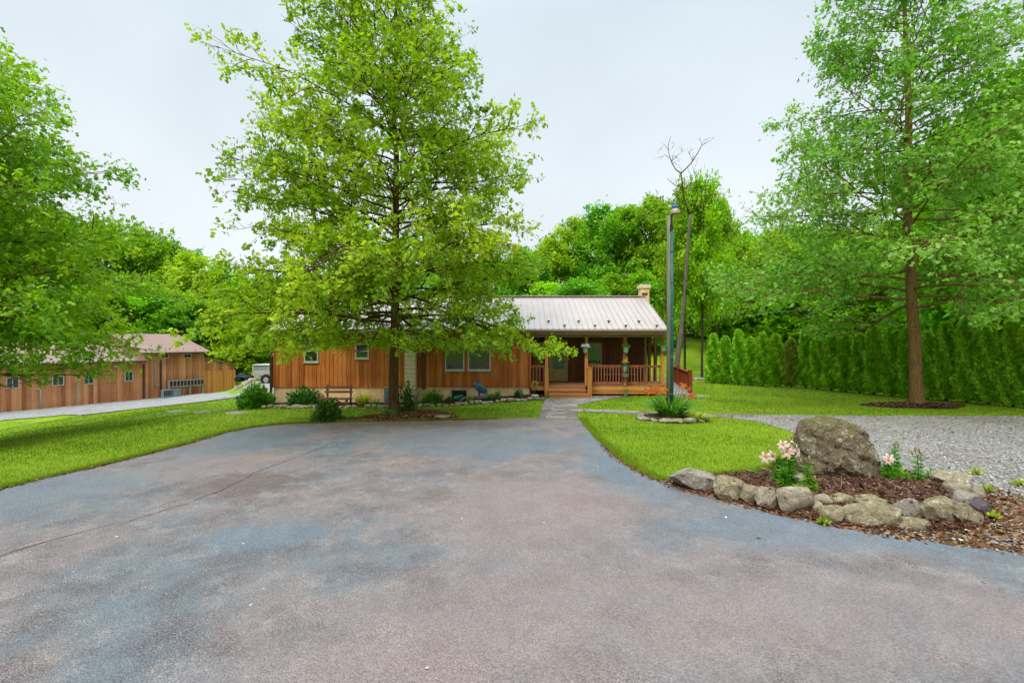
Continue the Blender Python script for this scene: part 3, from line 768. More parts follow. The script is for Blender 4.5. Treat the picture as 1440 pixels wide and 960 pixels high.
def place_tree(name, loc, label, g, size, leafm, barkm, rng, cat='tree', group=None, zmin=1.9, **kw):
    T, P, D, Tn = g
    k = P[:, 2] > zmin + .25*np.sin(P[:, 0]*2.1) + .25*np.cos(P[:, 1]*1.7) + rng.normal(0, .12, len(P)); P, D, Tn = P[k], D[k], Tn[k]
    o = empty(name, loc, label, cat, group)
    T.build('trunk', barkm, o)
    crown('crown', rng, P, D, Tn, size, leafm, o, **kw)
    print(name, len(P), 'leaves')
    return o

# the maple at the head of the driveway
r1 = np.random.default_rng(11)
b = gp(553, 584.5)
def asym_mid(a, z):
    s = 1.0
    if z > 4.5 and math.cos(a) < 0: s *= 1.05
    if z > 10.3 and math.cos(a) < -.6: s *= 1.05
    if z > 9.3 and math.cos(a) > .2: s *= .7
    if z < 6.5 and math.cos(a) > .4: s *= .96
    return s
g = grow(r1, 16.4, 3.1, [(1.5,4.6),(2.5,5.7),(3.4,6.1),(4.9,6.2),(6.1,5.4),(7.2,4.5),(8.3,5.0),(9.5,4.8),(10.8,4.3),(12.0,3.3),(13,2.5),(14.1,1.8),(15.4,1.0),(16.4,.3)], .165, 112, (2, 56), (-.6, -.05),
         sec_sp=.27, zcut=2.15, ter_sp=.26, leaf_per=13, asym=asym_mid, lean=(.004, 0), bias=1.22, spread=.085, prim_r=.36, flare=1.75)
place_tree('maple_tree', (b.x, b.y, 0), 'broad bright yellow-green maple at the head of the driveway before the house', g, .112, M['leaf_mid'], M['bark'], r1)
# the tall oak on the right lawn
r2 = np.random.default_rng(23)
b = gp(1289, 571)
g = grow(r2, 20.0, 3.7, [(2,7),(3.3,8.1),(4.7,7.8),(7.5,6.1),(10.3,5.1),(12.2,4.7),(14.4,3.5),(15.8,2.9),(18,1.6),(20,.4)], .22, 96, (0, 36), (-.2, .0),
         sec_sp=.32, ter_sp=.30, leaf_per=12.5, ter_len=.42, zcut=2.9, lean=(-.034, 0), bias=1.0, spread=.14, flare=1.55, prim_r=.3)
place_tree('oak_tree', (b.x, b.y, 0), 'tall straight blue-green oak standing on the right lawn before the hedge', g, .128, M['leaf_right'], M['bark_oak'], r2, zmin=2.7)
# the oak whose boughs reach in on the left
r3 = np.random.default_rng(31)
lx, ly = -17.6, 14.0; lz = gzf(lx, ly)
g = grow(r3, 13.6, 2.9, [(0,4.8),(1.5,5.5),(3,6.3),(5,6.8),(6.6,6.7),(8,6.0),(9.5,4.7),(11,3.5),(12.6,2.0),(13.6,.5)], .27, 112, (-6, 36), (-.3, .0),
         sec_sp=.32, ter_sp=.28, leaf_per=17, ter_len=.42, zcut=2.3, bias=.95, spread=.13, prim_r=.3)
place_tree('oak_tree', (lx, ly, lz), 'dark green oak reaching low boughs in front of the long shed', g, .118, M['leaf_left'], M['bark_oak'], r3, zmin=2.15)

# ---- the woods: a few grown kinds, copied
kinds = []
rw = np.random.default_rng(77)
for i, (H, zb, w, lm, n) in enumerate([(16, .8, 4.8, 'leaf_wood', 44), (17, 1.2, 5.2, 'leaf_wood', 44), (15, .7, 5.4, 'leaf_wood2', 42), (18, 5.5, 4.6, 'leaf_wood', 36), (16, 1.0, 4.6, 'leaf_wood2', 42)]):
    pr = [(0, w*.75), (zb, w*.85), (H*.35, w), (H*.6, w*.95), (H*.8, w*.7), (H*.93, w*.4), (H, .5)]
    g = grow(rw, H, zb, pr, .2, n, (8, 55), (-.3, .0), sec_sp=.62, sec_len=.5, ter_sp=.6, ter_len=.8, leaf_per=24, ter_mesh=False, spread=.32, bias=.95, prim_r=.28, wob=.1, sides=8)
    T, P, D, Tn = g
    o = bpy.data.objects.new('forest_tree', None); COL.objects.link(o)
    T.build('trunk', M['bark_forest'], o); crown('crown', rw, P, D, Tn, .34, M[lm], o, tilt=.6, jit=.35)
    print('forest', len(P)); kinds.append((o, H))
used = set()
def forest(u, vtop, Y, kind, label, group, wide=1.0, name='forest_tree', rng=random.Random(3)):
    x = (u - CX)/F*Y; z0 = gzf(x, Y); ztop = CAMH - (vtop - CY)/F*Y
    o, H = kinds[kind]; s = (ztop - z0)/H
    if kind in used: o = copy_tree(o)
    used.add(kind)
    o.name = name; o.location = (x, Y, z0 - .1); o.scale = (s*wide, s*wide, s); o.rotation_euler = (0, 0, rng.uniform(0, 6.28))
    tag(o, label, 'tree', group)
    return o
rr = random.Random(8)
L1 = [(-70,300),(-20,300),(35,305),(90,312),(150,322),(200,332),(238,344),(272,362),(304,376),(336,388),(372,392),(410,392)]
for i, (u, v) in enumerate(L1):
    forest(u, v, 72 + rr.uniform(-3, 6), [0,2,1,4,0,1,2,0,4,1,2,0][i], f'tall forest tree on the skyline behind the long shed, {nth(i+1)} from the left', 'skyline trees behind the long shed')
L2 = [(-60,400),(0,395),(60,405),(120,400),(170,395),(215,405),(255,415),(290,425),(322,430),(352,432),(385,436),(420,440)]
for i, (u, v) in enumerate(L2):
    forest(u, v, 61 + rr.uniform(-2, 3), [1,0,2,0,1,0,2,0,1,0,0,2][i], f'shorter forest tree right behind the long shed, {nth(i+1)} from the left', 'shorter trees behind the long shed', 1.35)
B1 = [(445,390),(490,385),(540,380),(590,378),(640,372),(690,362),(735,356)]
for i, (u, v) in enumerate(B1):
    forest(u, v, 50 + rr.uniform(-3, 5), [2,0,1,4,0,2,1][i], f'green forest tree seen through the maple over the house roof, {nth(i+1)} from the left', 'trees behind the house roof', 1.15)
B2 = [(775,342),(810,314),(845,300),(880,296),(918,286),(955,296),(990,294),(1016,318),(1050,334),(1085,328),(1120,324),(1160,330),(1205,326),(1250,322),(1300,310),(1350,300)]
for i, (u, v) in enumerate(B2):
    forest(u, v, 52 + rr.uniform(-4, 6), [0,1,4,0,1,3,3,0,2,0,1,2,0,1,4,0][i], f'tall forest tree on the skyline right of the maple, {nth(i+1)} from the left', 'skyline trees right of the maple')
B3 = [(770,400),(815,395),(860,390),(905,385),(1030,400),(1065,395),(1105,392),(1150,388),(1200,380),(1255,375),(1310,365),(1365,350)]
for i, (u, v) in enumerate(B3):
    forest(u, v, 43 + rr.uniform(-2, 3), [0,2,0,1,0,1,0,2,0,1,0,2][i], f'shorter forest tree between the chimney and the tall oak, {nth(i+1)} from the left', 'shorter trees behind hedge and porch', 1.4)
B4 = [(963,268,33),(987,258,32),(1010,285,41)]
for i, (u, v, Y) in enumerate(B4):
    forest(u, v, Y, [3,3,3][i], f'slender bare-trunked forest tree on the bank beyond the ramp, {nth(i+1)} from the left', 'slender trees on the bank', .62)
B6 = [(940,400),(962,392),(984,396),(1004,390),(1024,396),(975,440),(995,448),(1010,440)]
for i, (u, v) in enumerate(B6):
    forest(u, v, 62 + rr.uniform(-2, 4) - (6 if i > 4 else 0), [0,2,1,4,0,2,0,1][i], f'deep green forest tree closing the gap beyond the ramp, {nth(i+1)} from the left', 'trees closing the gap beyond the ramp', 1.3)
B5 = [(1418,170,36),(1470,96,30),(1372,250,37),(1530,110,33),(1440,130,27),(1335,290,35),(1395,215,31),(1500,150,25)]
for i, (u, v, Y) in enumerate(B5):
    forest(u, v, Y, [1,0,0,2,0,1,1,0][i], f'tall bright forest tree looming behind the right end of the hedge, {nth(i+1)} from the left', 'tall trees at the right edge', 1.15)

# ---- hedge of arborvitae
hk = []
rh = np.random.default_rng(4)
def arbor(lm, H=3.15, Rr=.345, n=9000):
    t = rh.random(n)**.9; z = .08 + t*H*.97; a = rh.random(n)*6.283
    ph = rh.random(4)*6.28
    rad = Rr*np.interp(t, [0, .06, .25, .6, .85, .95, 1], [.72, .95, 1, .84, .56, .34, .08])
    lump = 1 + .2*np.sin(5*a + ph[0] + 2*np.sin(3.1*z)) + .13*np.sin(7.3*z + 3*a + ph[1]) + .09*np.sin(13*z - 4*a + ph[2])
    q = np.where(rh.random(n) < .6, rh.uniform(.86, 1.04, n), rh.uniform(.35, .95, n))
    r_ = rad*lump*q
    P = np.stack([np.cos(a)*r_, np.sin(a)*r_, z], 1); O = np.stack([np.cos(a), np.sin(a), np.zeros(n)], 1)
    Dr = unit(O*.75 + np.array([0, 0, .75]) + rh.normal(0, .3, (n, 3)))
    nr = np.cross(Dr, rh.normal(0, 1, (n, 3)))
    V, Q = scatter(P, Dr, nr, .15*rh.uniform(.7, 1.3, n), OVAL_V*np.array([1.35, 1, 1]), OVAL_Q)
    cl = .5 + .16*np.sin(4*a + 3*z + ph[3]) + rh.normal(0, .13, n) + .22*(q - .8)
    o = bpy.data.objects.new('arborvitae', None); COL.objects.link(o)
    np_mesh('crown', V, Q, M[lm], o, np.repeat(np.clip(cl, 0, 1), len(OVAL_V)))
    T = Tubes(); T.add(np.array([[0,0,-.1],[0,0,1.2],[0,0,2.6]]), np.array([.06,.045,.01]), 6); T.build('trunk', M['bark_forest'], o)
    return o
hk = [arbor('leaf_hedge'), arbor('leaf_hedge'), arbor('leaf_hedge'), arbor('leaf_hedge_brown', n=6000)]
hused = set(); hp = [gp(1004, 538.5), gp(1135, 546), gp(1290, 560), gp(1440, 573.5), gp(1560, 586)]
seg = [(hp[i+1]-hp[i]).length for i in range(len(hp)-1)]; tot = sum(seg); step = .68; n = int(tot/step)
for i in range(n):
    s = i*step; k = 0
    while k < len(seg)-1 and s > seg[k]: s -= seg[k]; k += 1
    p = hp[k].lerp(hp[k+1], s/seg[k])
    br = i == 6
    kd = 3 if br else rr.randrange(3); o = hk[kd]
    if kd in hused: o = copy_tree(o)
    hused.add(kd); f = rr.uniform(.93, 1.05)
    o.location = (p.x + rr.uniform(-.06, .06), p.y + rr.uniform(-.06, .06), gzf(p.x, p.y)); o.scale = (f, f, f*rr.uniform(.88, 1.08)*(.9 if br else 1)); o.rotation_euler = (0, 0, rr.uniform(0, 6.28))
    o.name = 'arborvitae'
    tag(o, ('thin browning arborvitae among its green neighbours in the hedge' if br else f'clipped green arborvitae in the hedge row, {nth(i+1)} from the far end'), 'arborvitae', 'arborvitae hedge along the right lawn')

# ---- shrubs
rs = np.random.default_rng(9)
def shrub(name, loc, rx, ry, rz, n, size, lm, label, cat='shrub', group=None, TV=OVAL_V, TQ=OVAL_Q, up=.5, lump=.14):
    o = empty(name, loc, label, cat, group)
    d = unit(rs.normal(0, 1, (n, 3))); d[:, 2] = np.abs(d[:, 2])*1.05 - .12; d = unit(d)
    a = np.arctan2(d[:, 1], d[:, 0]); ph = rs.random(3)*6.28
    r_ = (rs.random(n)**.4)*(1 + lump*np.sin(4*a + ph[0] + 3*d[:, 2]) + lump*np.sin(7*d[:, 2] + 2*a + ph[1]))
    P = d*r_[:, None]*np.array([rx, ry, rz]); P[:, 2] = np.maximum(P[:, 2] + .04, .02)
    y = unit(d + np.array([0, 0, up]) + rs.normal(0, .5, (n, 3))); nr = unit(d*.6 + np.array([0, 0, .8]) + rs.normal(0, .4, (n, 3)))
    V, Q = scatter(P, y, nr, size*rs.uniform(.6, 1.3, n), TV, TQ)
    np_mesh('foliage', V, Q, M[lm], o, np.repeat(np.clip(.5 + .15*np.sin(3*a + ph[2]) + rs.normal(0, .2, n), 0, 1), len(TV)))
    T = Tubes()
    for k in range(9):
        q = unit(rs.normal(0, 1, 3)); q[2] = abs(q[2]) + .4; q = q/np.linalg.norm(q)*np.array([rx, ry, rz])*.85
        T.add(np.array([[0, 0, -.05], q*.5 + [0, 0, .04], q]), np.array([.014, .01, .004]), 4)
    T.build('stems', M['stem_brown'], o)
    return o
def px_shrub(name, u, vb, wpx, hpx, lm, label, n=900, size=.1, **kw):
    p = gp(u, vb); k = p.y/F; rx = wpx*k/2
    return shrub(name, (p.x, p.y + rx*.5, p.z), rx, rx*.8, hpx*k, n, size, lm, label, **kw)
px_shrub('shrub', 353, 575, 50, 29, 'leaf_shrub', 'big rounded light green shrub at the left corner of the house', 2600, .15)
px_shrub('shrub', 422, 571, 46, 21, 'leaf_shrub_dark', 'glossy dark green shrub left of the bench by the foundation', 1800, .13)
px_shrub('shrub', 457, 594, 38, 29, 'leaf_shrub_dark', 'dark rounded shrub on the driveway edge in front of the bench', 2600, .10)
px_shrub('shrub', 607, 570, 30, 18, 'leaf_shrub', 'round green shrub by the foundation left of the basement window', 1500, .10)
px_shrub('shrub', 573, 583, 24, 40, 'leaf_shrub_dark', 'dark leafy shrub tucked against the right of the maple trunk', 900, .11)
for i, (u, v, w, h, lab) in enumerate([(631,567,8,7,'tiny green bedding plant left of the basement window'), (660,566.5,9,6,'low bedding plant just right of the basement window'), (691,564,18,8,'low dark bedding plant right of the blue moose'), (699,562,10,10,'small upright bedding plant beside the path light'), (727,560,8,9,'small sprig growing left of the green jug'), (527,573,18,9,'small green bedding plant between feathery plant and grey cabinet'), (547,588,26,8,'low green weeds at the left foot of the maple')]):
    px_shrub('bedding_plant', u, v, w, h, 'leaf_shrub' if i % 2 else 'leaf_shrub_dark', lab, 260, .09, cat='plant')

def grass_clump(name, loc, rad, h, n, lm, label, cat='plant', wid=.028, group=None, arch=.5):
    """clump of arching strap leaves"""
    o = empty(name, loc, label, cat, group)
    a = rs.random(n)*6.283; s = rs.random(n)**.6; V = []; Q = []; tn = []
    for i in range(n):
        base = np.array([math.cos(a[i]), math.sin(a[i]), 0])*rad*.35*s[i]; out = np.array([math.cos(a[i]), math.sin(a[i]), 0]); side = np.array([-out[1], out[0], 0])
        Hh = h*rs.uniform(.6, 1.05); reach = rad*(.3 + .75*s[i])*rs.uniform(.7, 1.1); tw = rs.uniform(-.5, .5)
        b0 = len(V); m = 5
        for k in range(m+1):
            t = k/m
            p = base + out*reach*t**1.6 + np.array([0, 0, Hh*(t - arch*s[i]*t**3)])
            w = wid*(1 - t**2.2)*.5 + .001
            V += [p - side*w + out*tw*w, p + side*w - out*tw*w]; tn += [rs.normal(.5, .02) + .1*math.sin(i)]*2
        Q += [(b0+2*k, b0+2*k+1, b0+2*k+3, b0+2*k+2) for k in range(m)]
    np_mesh('foliage', np.array(V), np.array(Q), M[lm], o, np.clip(np.array(tn) + np.repeat(rs.normal(0, .2, n), 12), 0, 1))
    return o
p = gp(506, 571); grass_clump('ornamental_grass', (p.x, p.y + .3, p.z), .55, .75, 150, 'leaf_gold', 'feathery pale green plant right of the bench by the foundation', wid=.03)
p = gp(608, 569); grass_clump('ornamental_grass', (p.x - .1, p.y + .2, p.z), .5, .5, 110, 'leaf_strap', 'spiky green tuft rising out of the round shrub below the wall', wid=.03)
p = gp(500, 590); grass_clump('ornamental_grass', (p.x, p.y + .1, p.z), .45, .4, 26, 'leaf_strap', 'sparse dark blades on the driveway edge right of the dark shrub', wid=.03)
# ------------------------------------------------------------------ the house
FY = 22.2
def hx(u, Y=FY): return (u - CX)/F*Y
def hz(v, Y=FY): return CAMH - (v - CY)/F*Y
def battens(mb, x0, x1, z0, z1, y, step=.195, skip=(), w=.045, d=.022, rng=random.Random(2)):
    """upright cover strips on a wall that faces the camera (−y)"""
    x = x0 + step*.5
    while x < x1 - .03:
        segs = [(z0, z1)]
        for (a, b, c, e) in skip:
            if a - .04 < x < b + .04:
                segs = [q for s in segs for q in ((s[0], min(s[1], c)), (max(s[0], e), s[1])) if q[1] - q[0] > .04]
        for a, b in segs: mb.box(x - w/2, x + w/2, y - d, y + .01, a, b)
        x += step + rng.uniform(-.012, .012)
def battens_x(mb, y0, y1, z0, z1, x, step=.195, w=.045, d=.022, sgn=-1):
    y = y0 + step*.5
    while y < y1 - .03:
        mb.box(min(x - .01*sgn, x + d*sgn), max(x - .01*sgn, x + d*sgn), y - w/2, y + w/2, z0, z1); y += step

HL, HR, PR = hx(383), hx(746), hx(910, 24.7)      # left corner, right end of the front wall, right end of the porch's back wall
EZ = 3.06
house = empty('house', (0, FY, 0), 'low brown board-and-batten ranch house with taupe metal roof and front porch', 'house')
WIN = [(428, 448, 477, 509), (500, 519, 483, 504), (626, 653, 478, 520.5), (658, 690, 478, 520.5)]
wins = [(hx(a), hx(b), hz(d), hz(c)) for a, b, c, d in WIN]
BW = (hx(634), hx(657), hz(565), hz(547.5))
m = MB(); m.box(HL, HR, FY, 30.2, .40, EZ)
battens(m, HL + .14, HR - .1, .38, EZ - .02, FY, skip=[(a - .1, b + .1, c - .12, d + .1) for a, b, c, d in wins] + [(hx(570), hx(587), -1, 9)])
battens_x(m, FY + .1, 30, .38, EZ, HL)
m.prism([(22.4, EZ), (30.2, EZ), (27.9, 4.6)], 'x', HL + .02, hx(560))
m.prism([(22.4, EZ), (30.2, EZ), (25.6, 4.72)], 'x', hx(560) + .02, hx(574))
wall = m.build('front_wall', M['siding'], house)
for a_, b_ in ((HL - .03, HL + .12), (HR - .12, HR + .03)):
    m = MB(); m.box(a_, b_, FY - .035, FY + .1, .38, EZ - .01); m.build('corner_board', M['siding_trim'], house)

m = MB(); m.box(HL + .04, BW[0], FY + .05, 30.1, -.9, .40); m.box(BW[1], HR - .03, FY + .05, 30.1, -.9, .40)
m.box(BW[0], BW[1], FY + .05, 30.1, -.9, BW[2] - .12); m.box(BW[0], BW[1], FY + .05, 30.1, BW[3], .40)
m.build('foundation', M['stucco'], house)
# basement window
m = MB(); w = .05
m.box(BW[0], BW[0] + w, FY + .03, FY + .2, BW[2] - .12, BW[3]); m.box(BW[1] - w, BW[1], FY + .03, FY + .2, BW[2] - .12, BW[3]); m.box(BW[0] + w, BW[1] - w, FY + .03, FY + .2, BW[3] - w, BW[3])
bwf = m.build('basement_window', M['galv'], house)
m = MB(); m.box(BW[0] + w, BW[1] - w, FY + .12, FY + .14, BW[2] - .12, BW[3] - w); m.build('pane', M['glass'], bwf)
def window(parent, x0, x1, z0, z1, y, frame='white', split='h', fw=.055, name='window', glass='glass'):
    m = MB()
    m.box(x0, x1, y - .05, y + .02, z1 - fw, z1); m.box(x0, x1, y - .05, y + .02, z0, z0 + fw)
    m.box(x0, x0 + fw, y - .05, y + .02, z0 + fw, z1 - fw); m.box(x1 - fw, x1, y - .05, y + .02, z0 + fw, z1 - fw)
    if split == 'h': zc = (z0 + z1)/2; m.box(x0 + fw, x1 - fw, y - .042, y + .02, zc - fw*.4, zc + fw*.4)
    if split == 'v': xc = (x0 + x1)/2; m.box(xc - fw*.4, xc + fw*.4, y - .042, y + .02, z0 + fw, z1 - fw)
    o = m.build(name, M[frame], parent)
    m = MB(); m.box(x0 + fw*.9, x1 - fw*.9, y - .02, y + .012, z0 + fw*.9, z1 - fw*.9); m.build('pane', M[glass], o)
    m = MB(); m.box(x0 - .03, x1 + .03, y - .075, y - .003, z0 - .045, z0 - .002); m.build('sill', M[frame], o)
    return o
for i, (a, b, c, d) in enumerate(wins): window(house, a, b, c, d, FY, split='h' if i < 2 else None)
# painted block chimney on the front wall
m = MB(); c0, c1 = hx(571), hx(586); z = -.5; k = 0
while z < 3.6:
    h = .195; m.box(c0, c1, FY - .32, FY + .02, z, z + h - .012); z += h; k += 1
chim = m.build('block_chimney', M['block'], house)
m = MB(); m.box(c0 + .012, c1 - .012, FY - .308, FY + .01, -.5, 3.6); m.build('joint', M['mortar'], chim)
m = MB(); m.box(hx(595), hx(598.5), FY - .1, FY - .025, .3, EZ - .1); m.build('downspout', M['brown_metal'], house)
m = MB(); m.box(hx(382) - .03, hx(382) + .06, FY - .12, FY - .04, -.25, EZ - .1); m.build('downspout', M['brown_metal'], house)
# roofs: a deep low one on the left, the porch side on the right, both in ribbed metal
def roof(name, x0, x1, ye, ze, yr, zr, yb, zb, mt, parent, th=.07, rib=.27, rw=.028, rh=.03):
    m = MB()
    m.prism([(ye, ze), (yr, zr), (yb, zb), (yb, zb - th), (yr, zr - th*1.15), (ye, ze - th)], 'x', x0, x1)
    n = int((x1 - x0)/rib)
    for i in range(n + 1):
        x = x0 + .03 + (x1 - x0 - .06)*i/n
        s = Vector((0, yr - ye, zr - ze)); nrm = Vector((0, -(zr - ze), yr - ye)).normalized()*rh*.5
        m.bar(Vector((x, ye + .004, ze)) + nrm, Vector((x, yr - .03, zr - .02)) + nrm, rw, rh, nrm.normalized())
    m.bar((x0 - .005, yr, zr + .035), (x1 + .005, yr, zr + .035), .3, .05)
    return m.build(name, mt, parent)
RE, RZ, RY, RT = 21.75, hz(462.5, 21.75), 25.6, hz(417.5, 25.6)
RX0, RX1 = hx(560), hx(940, 21.75)
rf = roof('roof', RX0, RX1, RE, RZ, RY, RT, 30.6, 2.95, M['roof'], house)
lr = roof('roof', hx(372, 21.75), RX0 - .01, RE, RZ - .01, 27.9, hz(425.5, 27.9), 30.8, 3.1, M['roof'], house)
# snow guards in two staggered rows
def guard(x, y):
    m = MB(); z = RZ + (y - RE)/(RY - RE)*(RT - RZ) + .02; s = .09
    m.prism([(x - s, z + .1), (x + s, z + .1), (x, z - .01)], 'y', y - .015, y + .015)
    m.box(x - .02, x + .02, y, y + .12, z - .01, z + .02)
    return m.build('snow_guard', M['brown_metal'], rf)
for u in (771.5, 814, 856.5, 899): guard(hx(u, RE + .55), RE + .62)
for u in (794, 837, 880.5, 924): guard(hx(u, RE + .12), RE + .16)
# fascia, gutter and porch beam
m = MB(); m.box(RX0, RX1 - .02, RE + .01, RE + .14, RZ - .24, RZ - .075); m.box(RX0, RX1 - .02, RE - .03, RE + .01, RZ - .13, RZ - .07)
m.build('gutter', M['fascia'], house)
m = MB(); m.box(hx(372, 21.75) + .02, RX0 - .02, RE + .01, RE + .12, RZ - .22, RZ - .085); m.build('gutter', M['fascia'], house)
m = MB(); m.box(HR - .2, hx(938), FY - .09, FY + .09, hz(474), RZ - .16); m.build('porch_beam', M['beam'], house)
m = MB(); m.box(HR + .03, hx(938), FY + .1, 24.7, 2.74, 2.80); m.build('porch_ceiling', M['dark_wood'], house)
m = MB(); m.prism([(22.3, 2.81), (30.1, 2.9), (25.6, RT - .12)], 'x', hx(936) - .1, hx(936)); m.build('gable', M['siding'], house)
m = MB(); m.box(hx(372, 21.75) + .1, HR, RE + .13, FY + .02, RZ - .24, RZ - .2); m.build('soffit', M['fascia'], house)
# chimney at the ridge
cx0, cx1 = hx(899, 25.8), hx(911, 25.8)
m = MB(); m.box(cx0, cx1, 25.5, 26.0, 4.3, hz(402.5, 25.6)); ch = m.build('chimney', M['stucco'], house, bevel=.01)
m = MB(); m.box(cx0 - .06, cx1 + .06, 25.44, 26.06, hz(405.5, 25.6), hz(400.5, 25.6)); m.build('chimney_cap', M['block'], ch, bevel=.015)
m = MB(); m.box(cx0 + .06, cx1 - .1, 25.488, 25.5, hz(415.5, 25.6), hz(412, 25.6)); m.build('soot_mark', M['soot'], ch)
# porch back wall
BY = 24.7
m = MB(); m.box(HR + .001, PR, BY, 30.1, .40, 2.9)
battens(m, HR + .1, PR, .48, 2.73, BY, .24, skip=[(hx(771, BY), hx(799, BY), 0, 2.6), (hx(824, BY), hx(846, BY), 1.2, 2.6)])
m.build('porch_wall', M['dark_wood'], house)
m = MB(); m.box(HR - .06, HR - .001, FY + .11, BY, .41, 2.8); battens_x(m, FY + .2, BY, .48, 2.73, HR, sgn=1); m.build('porch_side_wall', M['siding'], house)
m = MB(); m.box(HR + .05, PR, BY - .05, BY - .024, hz(482, BY), hz(480.6, BY)); m.build('wall_trim', M['fascia'], house)
# storm door
dx0, dx1, dz0, dz1 = hx(771.5, BY), hx(798, BY), .485, hz(478, BY)
m = MB(); m.box(dx0, dx0 + .08, BY - .08, BY + .02, dz0, dz1); m.box(dx1 - .08, dx1, BY - .08, BY + .02, dz0, dz1); m.box(dx0 + .08, dx1 - .08, BY - .08, BY + .02, dz1 - .08, dz1)
m.build('door_frame', M['olive_door'], house)
m = MB(); a, b = dx0 + .085, dx1 - .085; zz = dz0 + .62
m.box(a, b, BY - .06, BY + .0, dz0 + .01, zz); m.box(a, a + .11, BY - .06, BY, zz, dz1 - .085); m.box(b - .11, b, BY - .06, BY, zz, dz1 - .085); m.box(a + .11, b - .11, BY - .06, BY, dz1 - .2, dz1 - .085)
m.box(a + .09, b - .09, BY - .07, BY - .055, dz0 + .12, zz - .1)
door = m.build('door', M['olive_door'], house)
m = MB(); m.box(a + .11, b - .11, BY - .04, BY - .02, zz, dz1 - .2); m.build('pane', M['green_glass'], door)
m = MB(); m.box(b - .08, b - .05, BY - .11, BY - .06, zz + .28, zz + .42); m.build('handle', M['black'], door)
window(house, hx(824, BY), hx(846, BY), hz(512, BY), hz(480, BY), BY, 'cream', None, .07, glass='green_glass')
# porch floor, skirt and steps
DZ = .475
m = MB(); n = 18
for i in range(n):
    y0 = FY - .04 + (BY - FY + .04)*i/n
    m.box(HR, hx(940), y0, y0 + (BY - FY + .04)/n - .008, DZ - .03, DZ)
m.build('porch_floor', M['step_wood'], house)
for q in (((hx(829), hx(939), .10, .27), (hx(829), hx(939), .272, .44)), ((HR + .04, hx(768), .26, .44),)):
    m = MB()
    for a_, b_, z0, z1 in q: m.box(a_, b_, FY - .03, FY + .02, z0, z1)
    m.build('porch_skirt', M['deck_wood'], house)
m = MB()
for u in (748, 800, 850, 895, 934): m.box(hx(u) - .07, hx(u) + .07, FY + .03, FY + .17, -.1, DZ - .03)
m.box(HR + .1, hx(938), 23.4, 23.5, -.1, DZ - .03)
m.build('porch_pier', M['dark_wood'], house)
sx0, sx1 = hx(770.5), hx(822)
steps = None
for i, (yf, zt, zb) in enumerate(((21.30, .165, .0), (21.62, .315, .165), (21.93, .455, .315))):
    m = MB(); m.box(sx0, sx1, yf + .025, yf + .06, zb, zt - .04)
    if i == 0: m.box(sx0, sx0 + .05, yf + .06, FY - .04, 0, .125); m.box(sx1 - .05, sx1, yf + .06, FY - .04, 0, .125)
    else: m.box(sx0, sx0 + .05, yf + .06, FY - .04, zb - .0, zt - .04); m.box(sx1 - .05, sx1, yf + .06, FY - .04, zb, zt - .04)
    st = m.build('step', M['deck_wood'], house)
    m = MB(); m.box(sx0 - .02, sx1 + .02, yf, yf + .34, zt - .038, zt); m.build('tread', M['step_wood'], st)
# posts and railings
def post(u, w=.14, z0=DZ, z1=None, y=FY): 
    m = MB(); x = hx(u, y); m.box(x - w/2, x + w/2, y - w/2, y + w/2, z0, z1 or hz(474) + .02)
    return m.build('porch_post', M['post_wood'], house, bevel=.008)
for u in (768.6, 824.3, 878.8, 931.5): post(u)
m = MB(); x = hx(907.5, 23.2); m.box(x - .04, x + .04, 23.16, 23.24, DZ, 2.75); m.build('porch_post', M['beam'], house)
for u, y in ((913, 24.62), (921.5, 24.62)):
    m = MB(); x = hx(u, y); m.box(x - .07, x + .07, y - .07, y + .07, DZ, 2.75); m.build('porch_post', M['dark_wood'], house)
m = MB(); x = hx(826); m.box(x - .1, x + .1, 21.5, 21.68, 0, 1.30); m.box(x - .12, x + .12, 21.48, 21.70, 1.30, 1.34); m.build('newel_post', M['post_wood'], house, bevel=.01)
m = MB(); m.box(hx(768) - .09, hx(768) + .09, 21.9, 22.08, 0, 1.30); m.build('newel_post', M['post_wood'], house, bevel=.01)
def railing(x0, x1, y, mt='rail_wood'):
    m = MB(); m.box(x0, x1, y - .06, y + .06, 1.37, 1.41); m.box(x0, x1, y - .02, y + .02, 1.30, 1.37); m.box(x0, x1, y - .02, y + .02, .57, .64)
    o = m.build('railing', M[mt], house); n = max(2, int((x1 - x0)/.132)); m = MB()
    for i in range(n):
        x = x0 + (i + .5)*(x1 - x0)/n; m.box(x - .018, x + .018, y - .04, y - .005, .59, 1.36)
    m.build('balusters', M[mt], o); return o
railing(hx(824.3) + .08, hx(878.8) - .075, FY); railing(hx(878.8) + .075, hx(931.5) - .075, FY); railing(HR + .05, hx(768.6) - .075, FY)
m = MB(); xr = hx(826)
m.bar((xr, 21.7, 1.22), (xr, FY - .08, 1.36), .07, .05); m.build('stair_rail', M['rail_wood'], house)
# the ramp that comes forward along the right end of the porch
ra, rbb = hx(940) + .03, 8.28
m = MB(); m.add([(ra, 25.0, DZ), (rbb, 25.0, DZ), (rbb, 22.3, .06), (ra, 22.3, .06), (ra, 25.0, DZ - .08), (rbb, 25.0, DZ - .08), (rbb, 22.3, .0), (ra, 22.3, .0)], [(0,1,2,3),(4,7,6,5),(0,3,7,4),(1,5,6,2),(3,2,6,7),(0,4,5,1)])
ramp = m.build('ramp', M['ramp_grey'], house)
m = MB(); X = rbb + .05
m.bar((X, 25.0, 1.23), (X, 22.62, 1.05), .11, .045)
n = 17
for i in range(n):
    y = 24.95 - i*(2.3/n); za = .50 - (25-y)/2.4*.24; zb_ = 1.2 - (25-y)/2.4*.18
    m.box(X - .015, X + .015, y - .132, y - .004, za, zb_)
m.bar((X - .03, 25, .50), (X - .03, 22.62, .27), .05, .09)
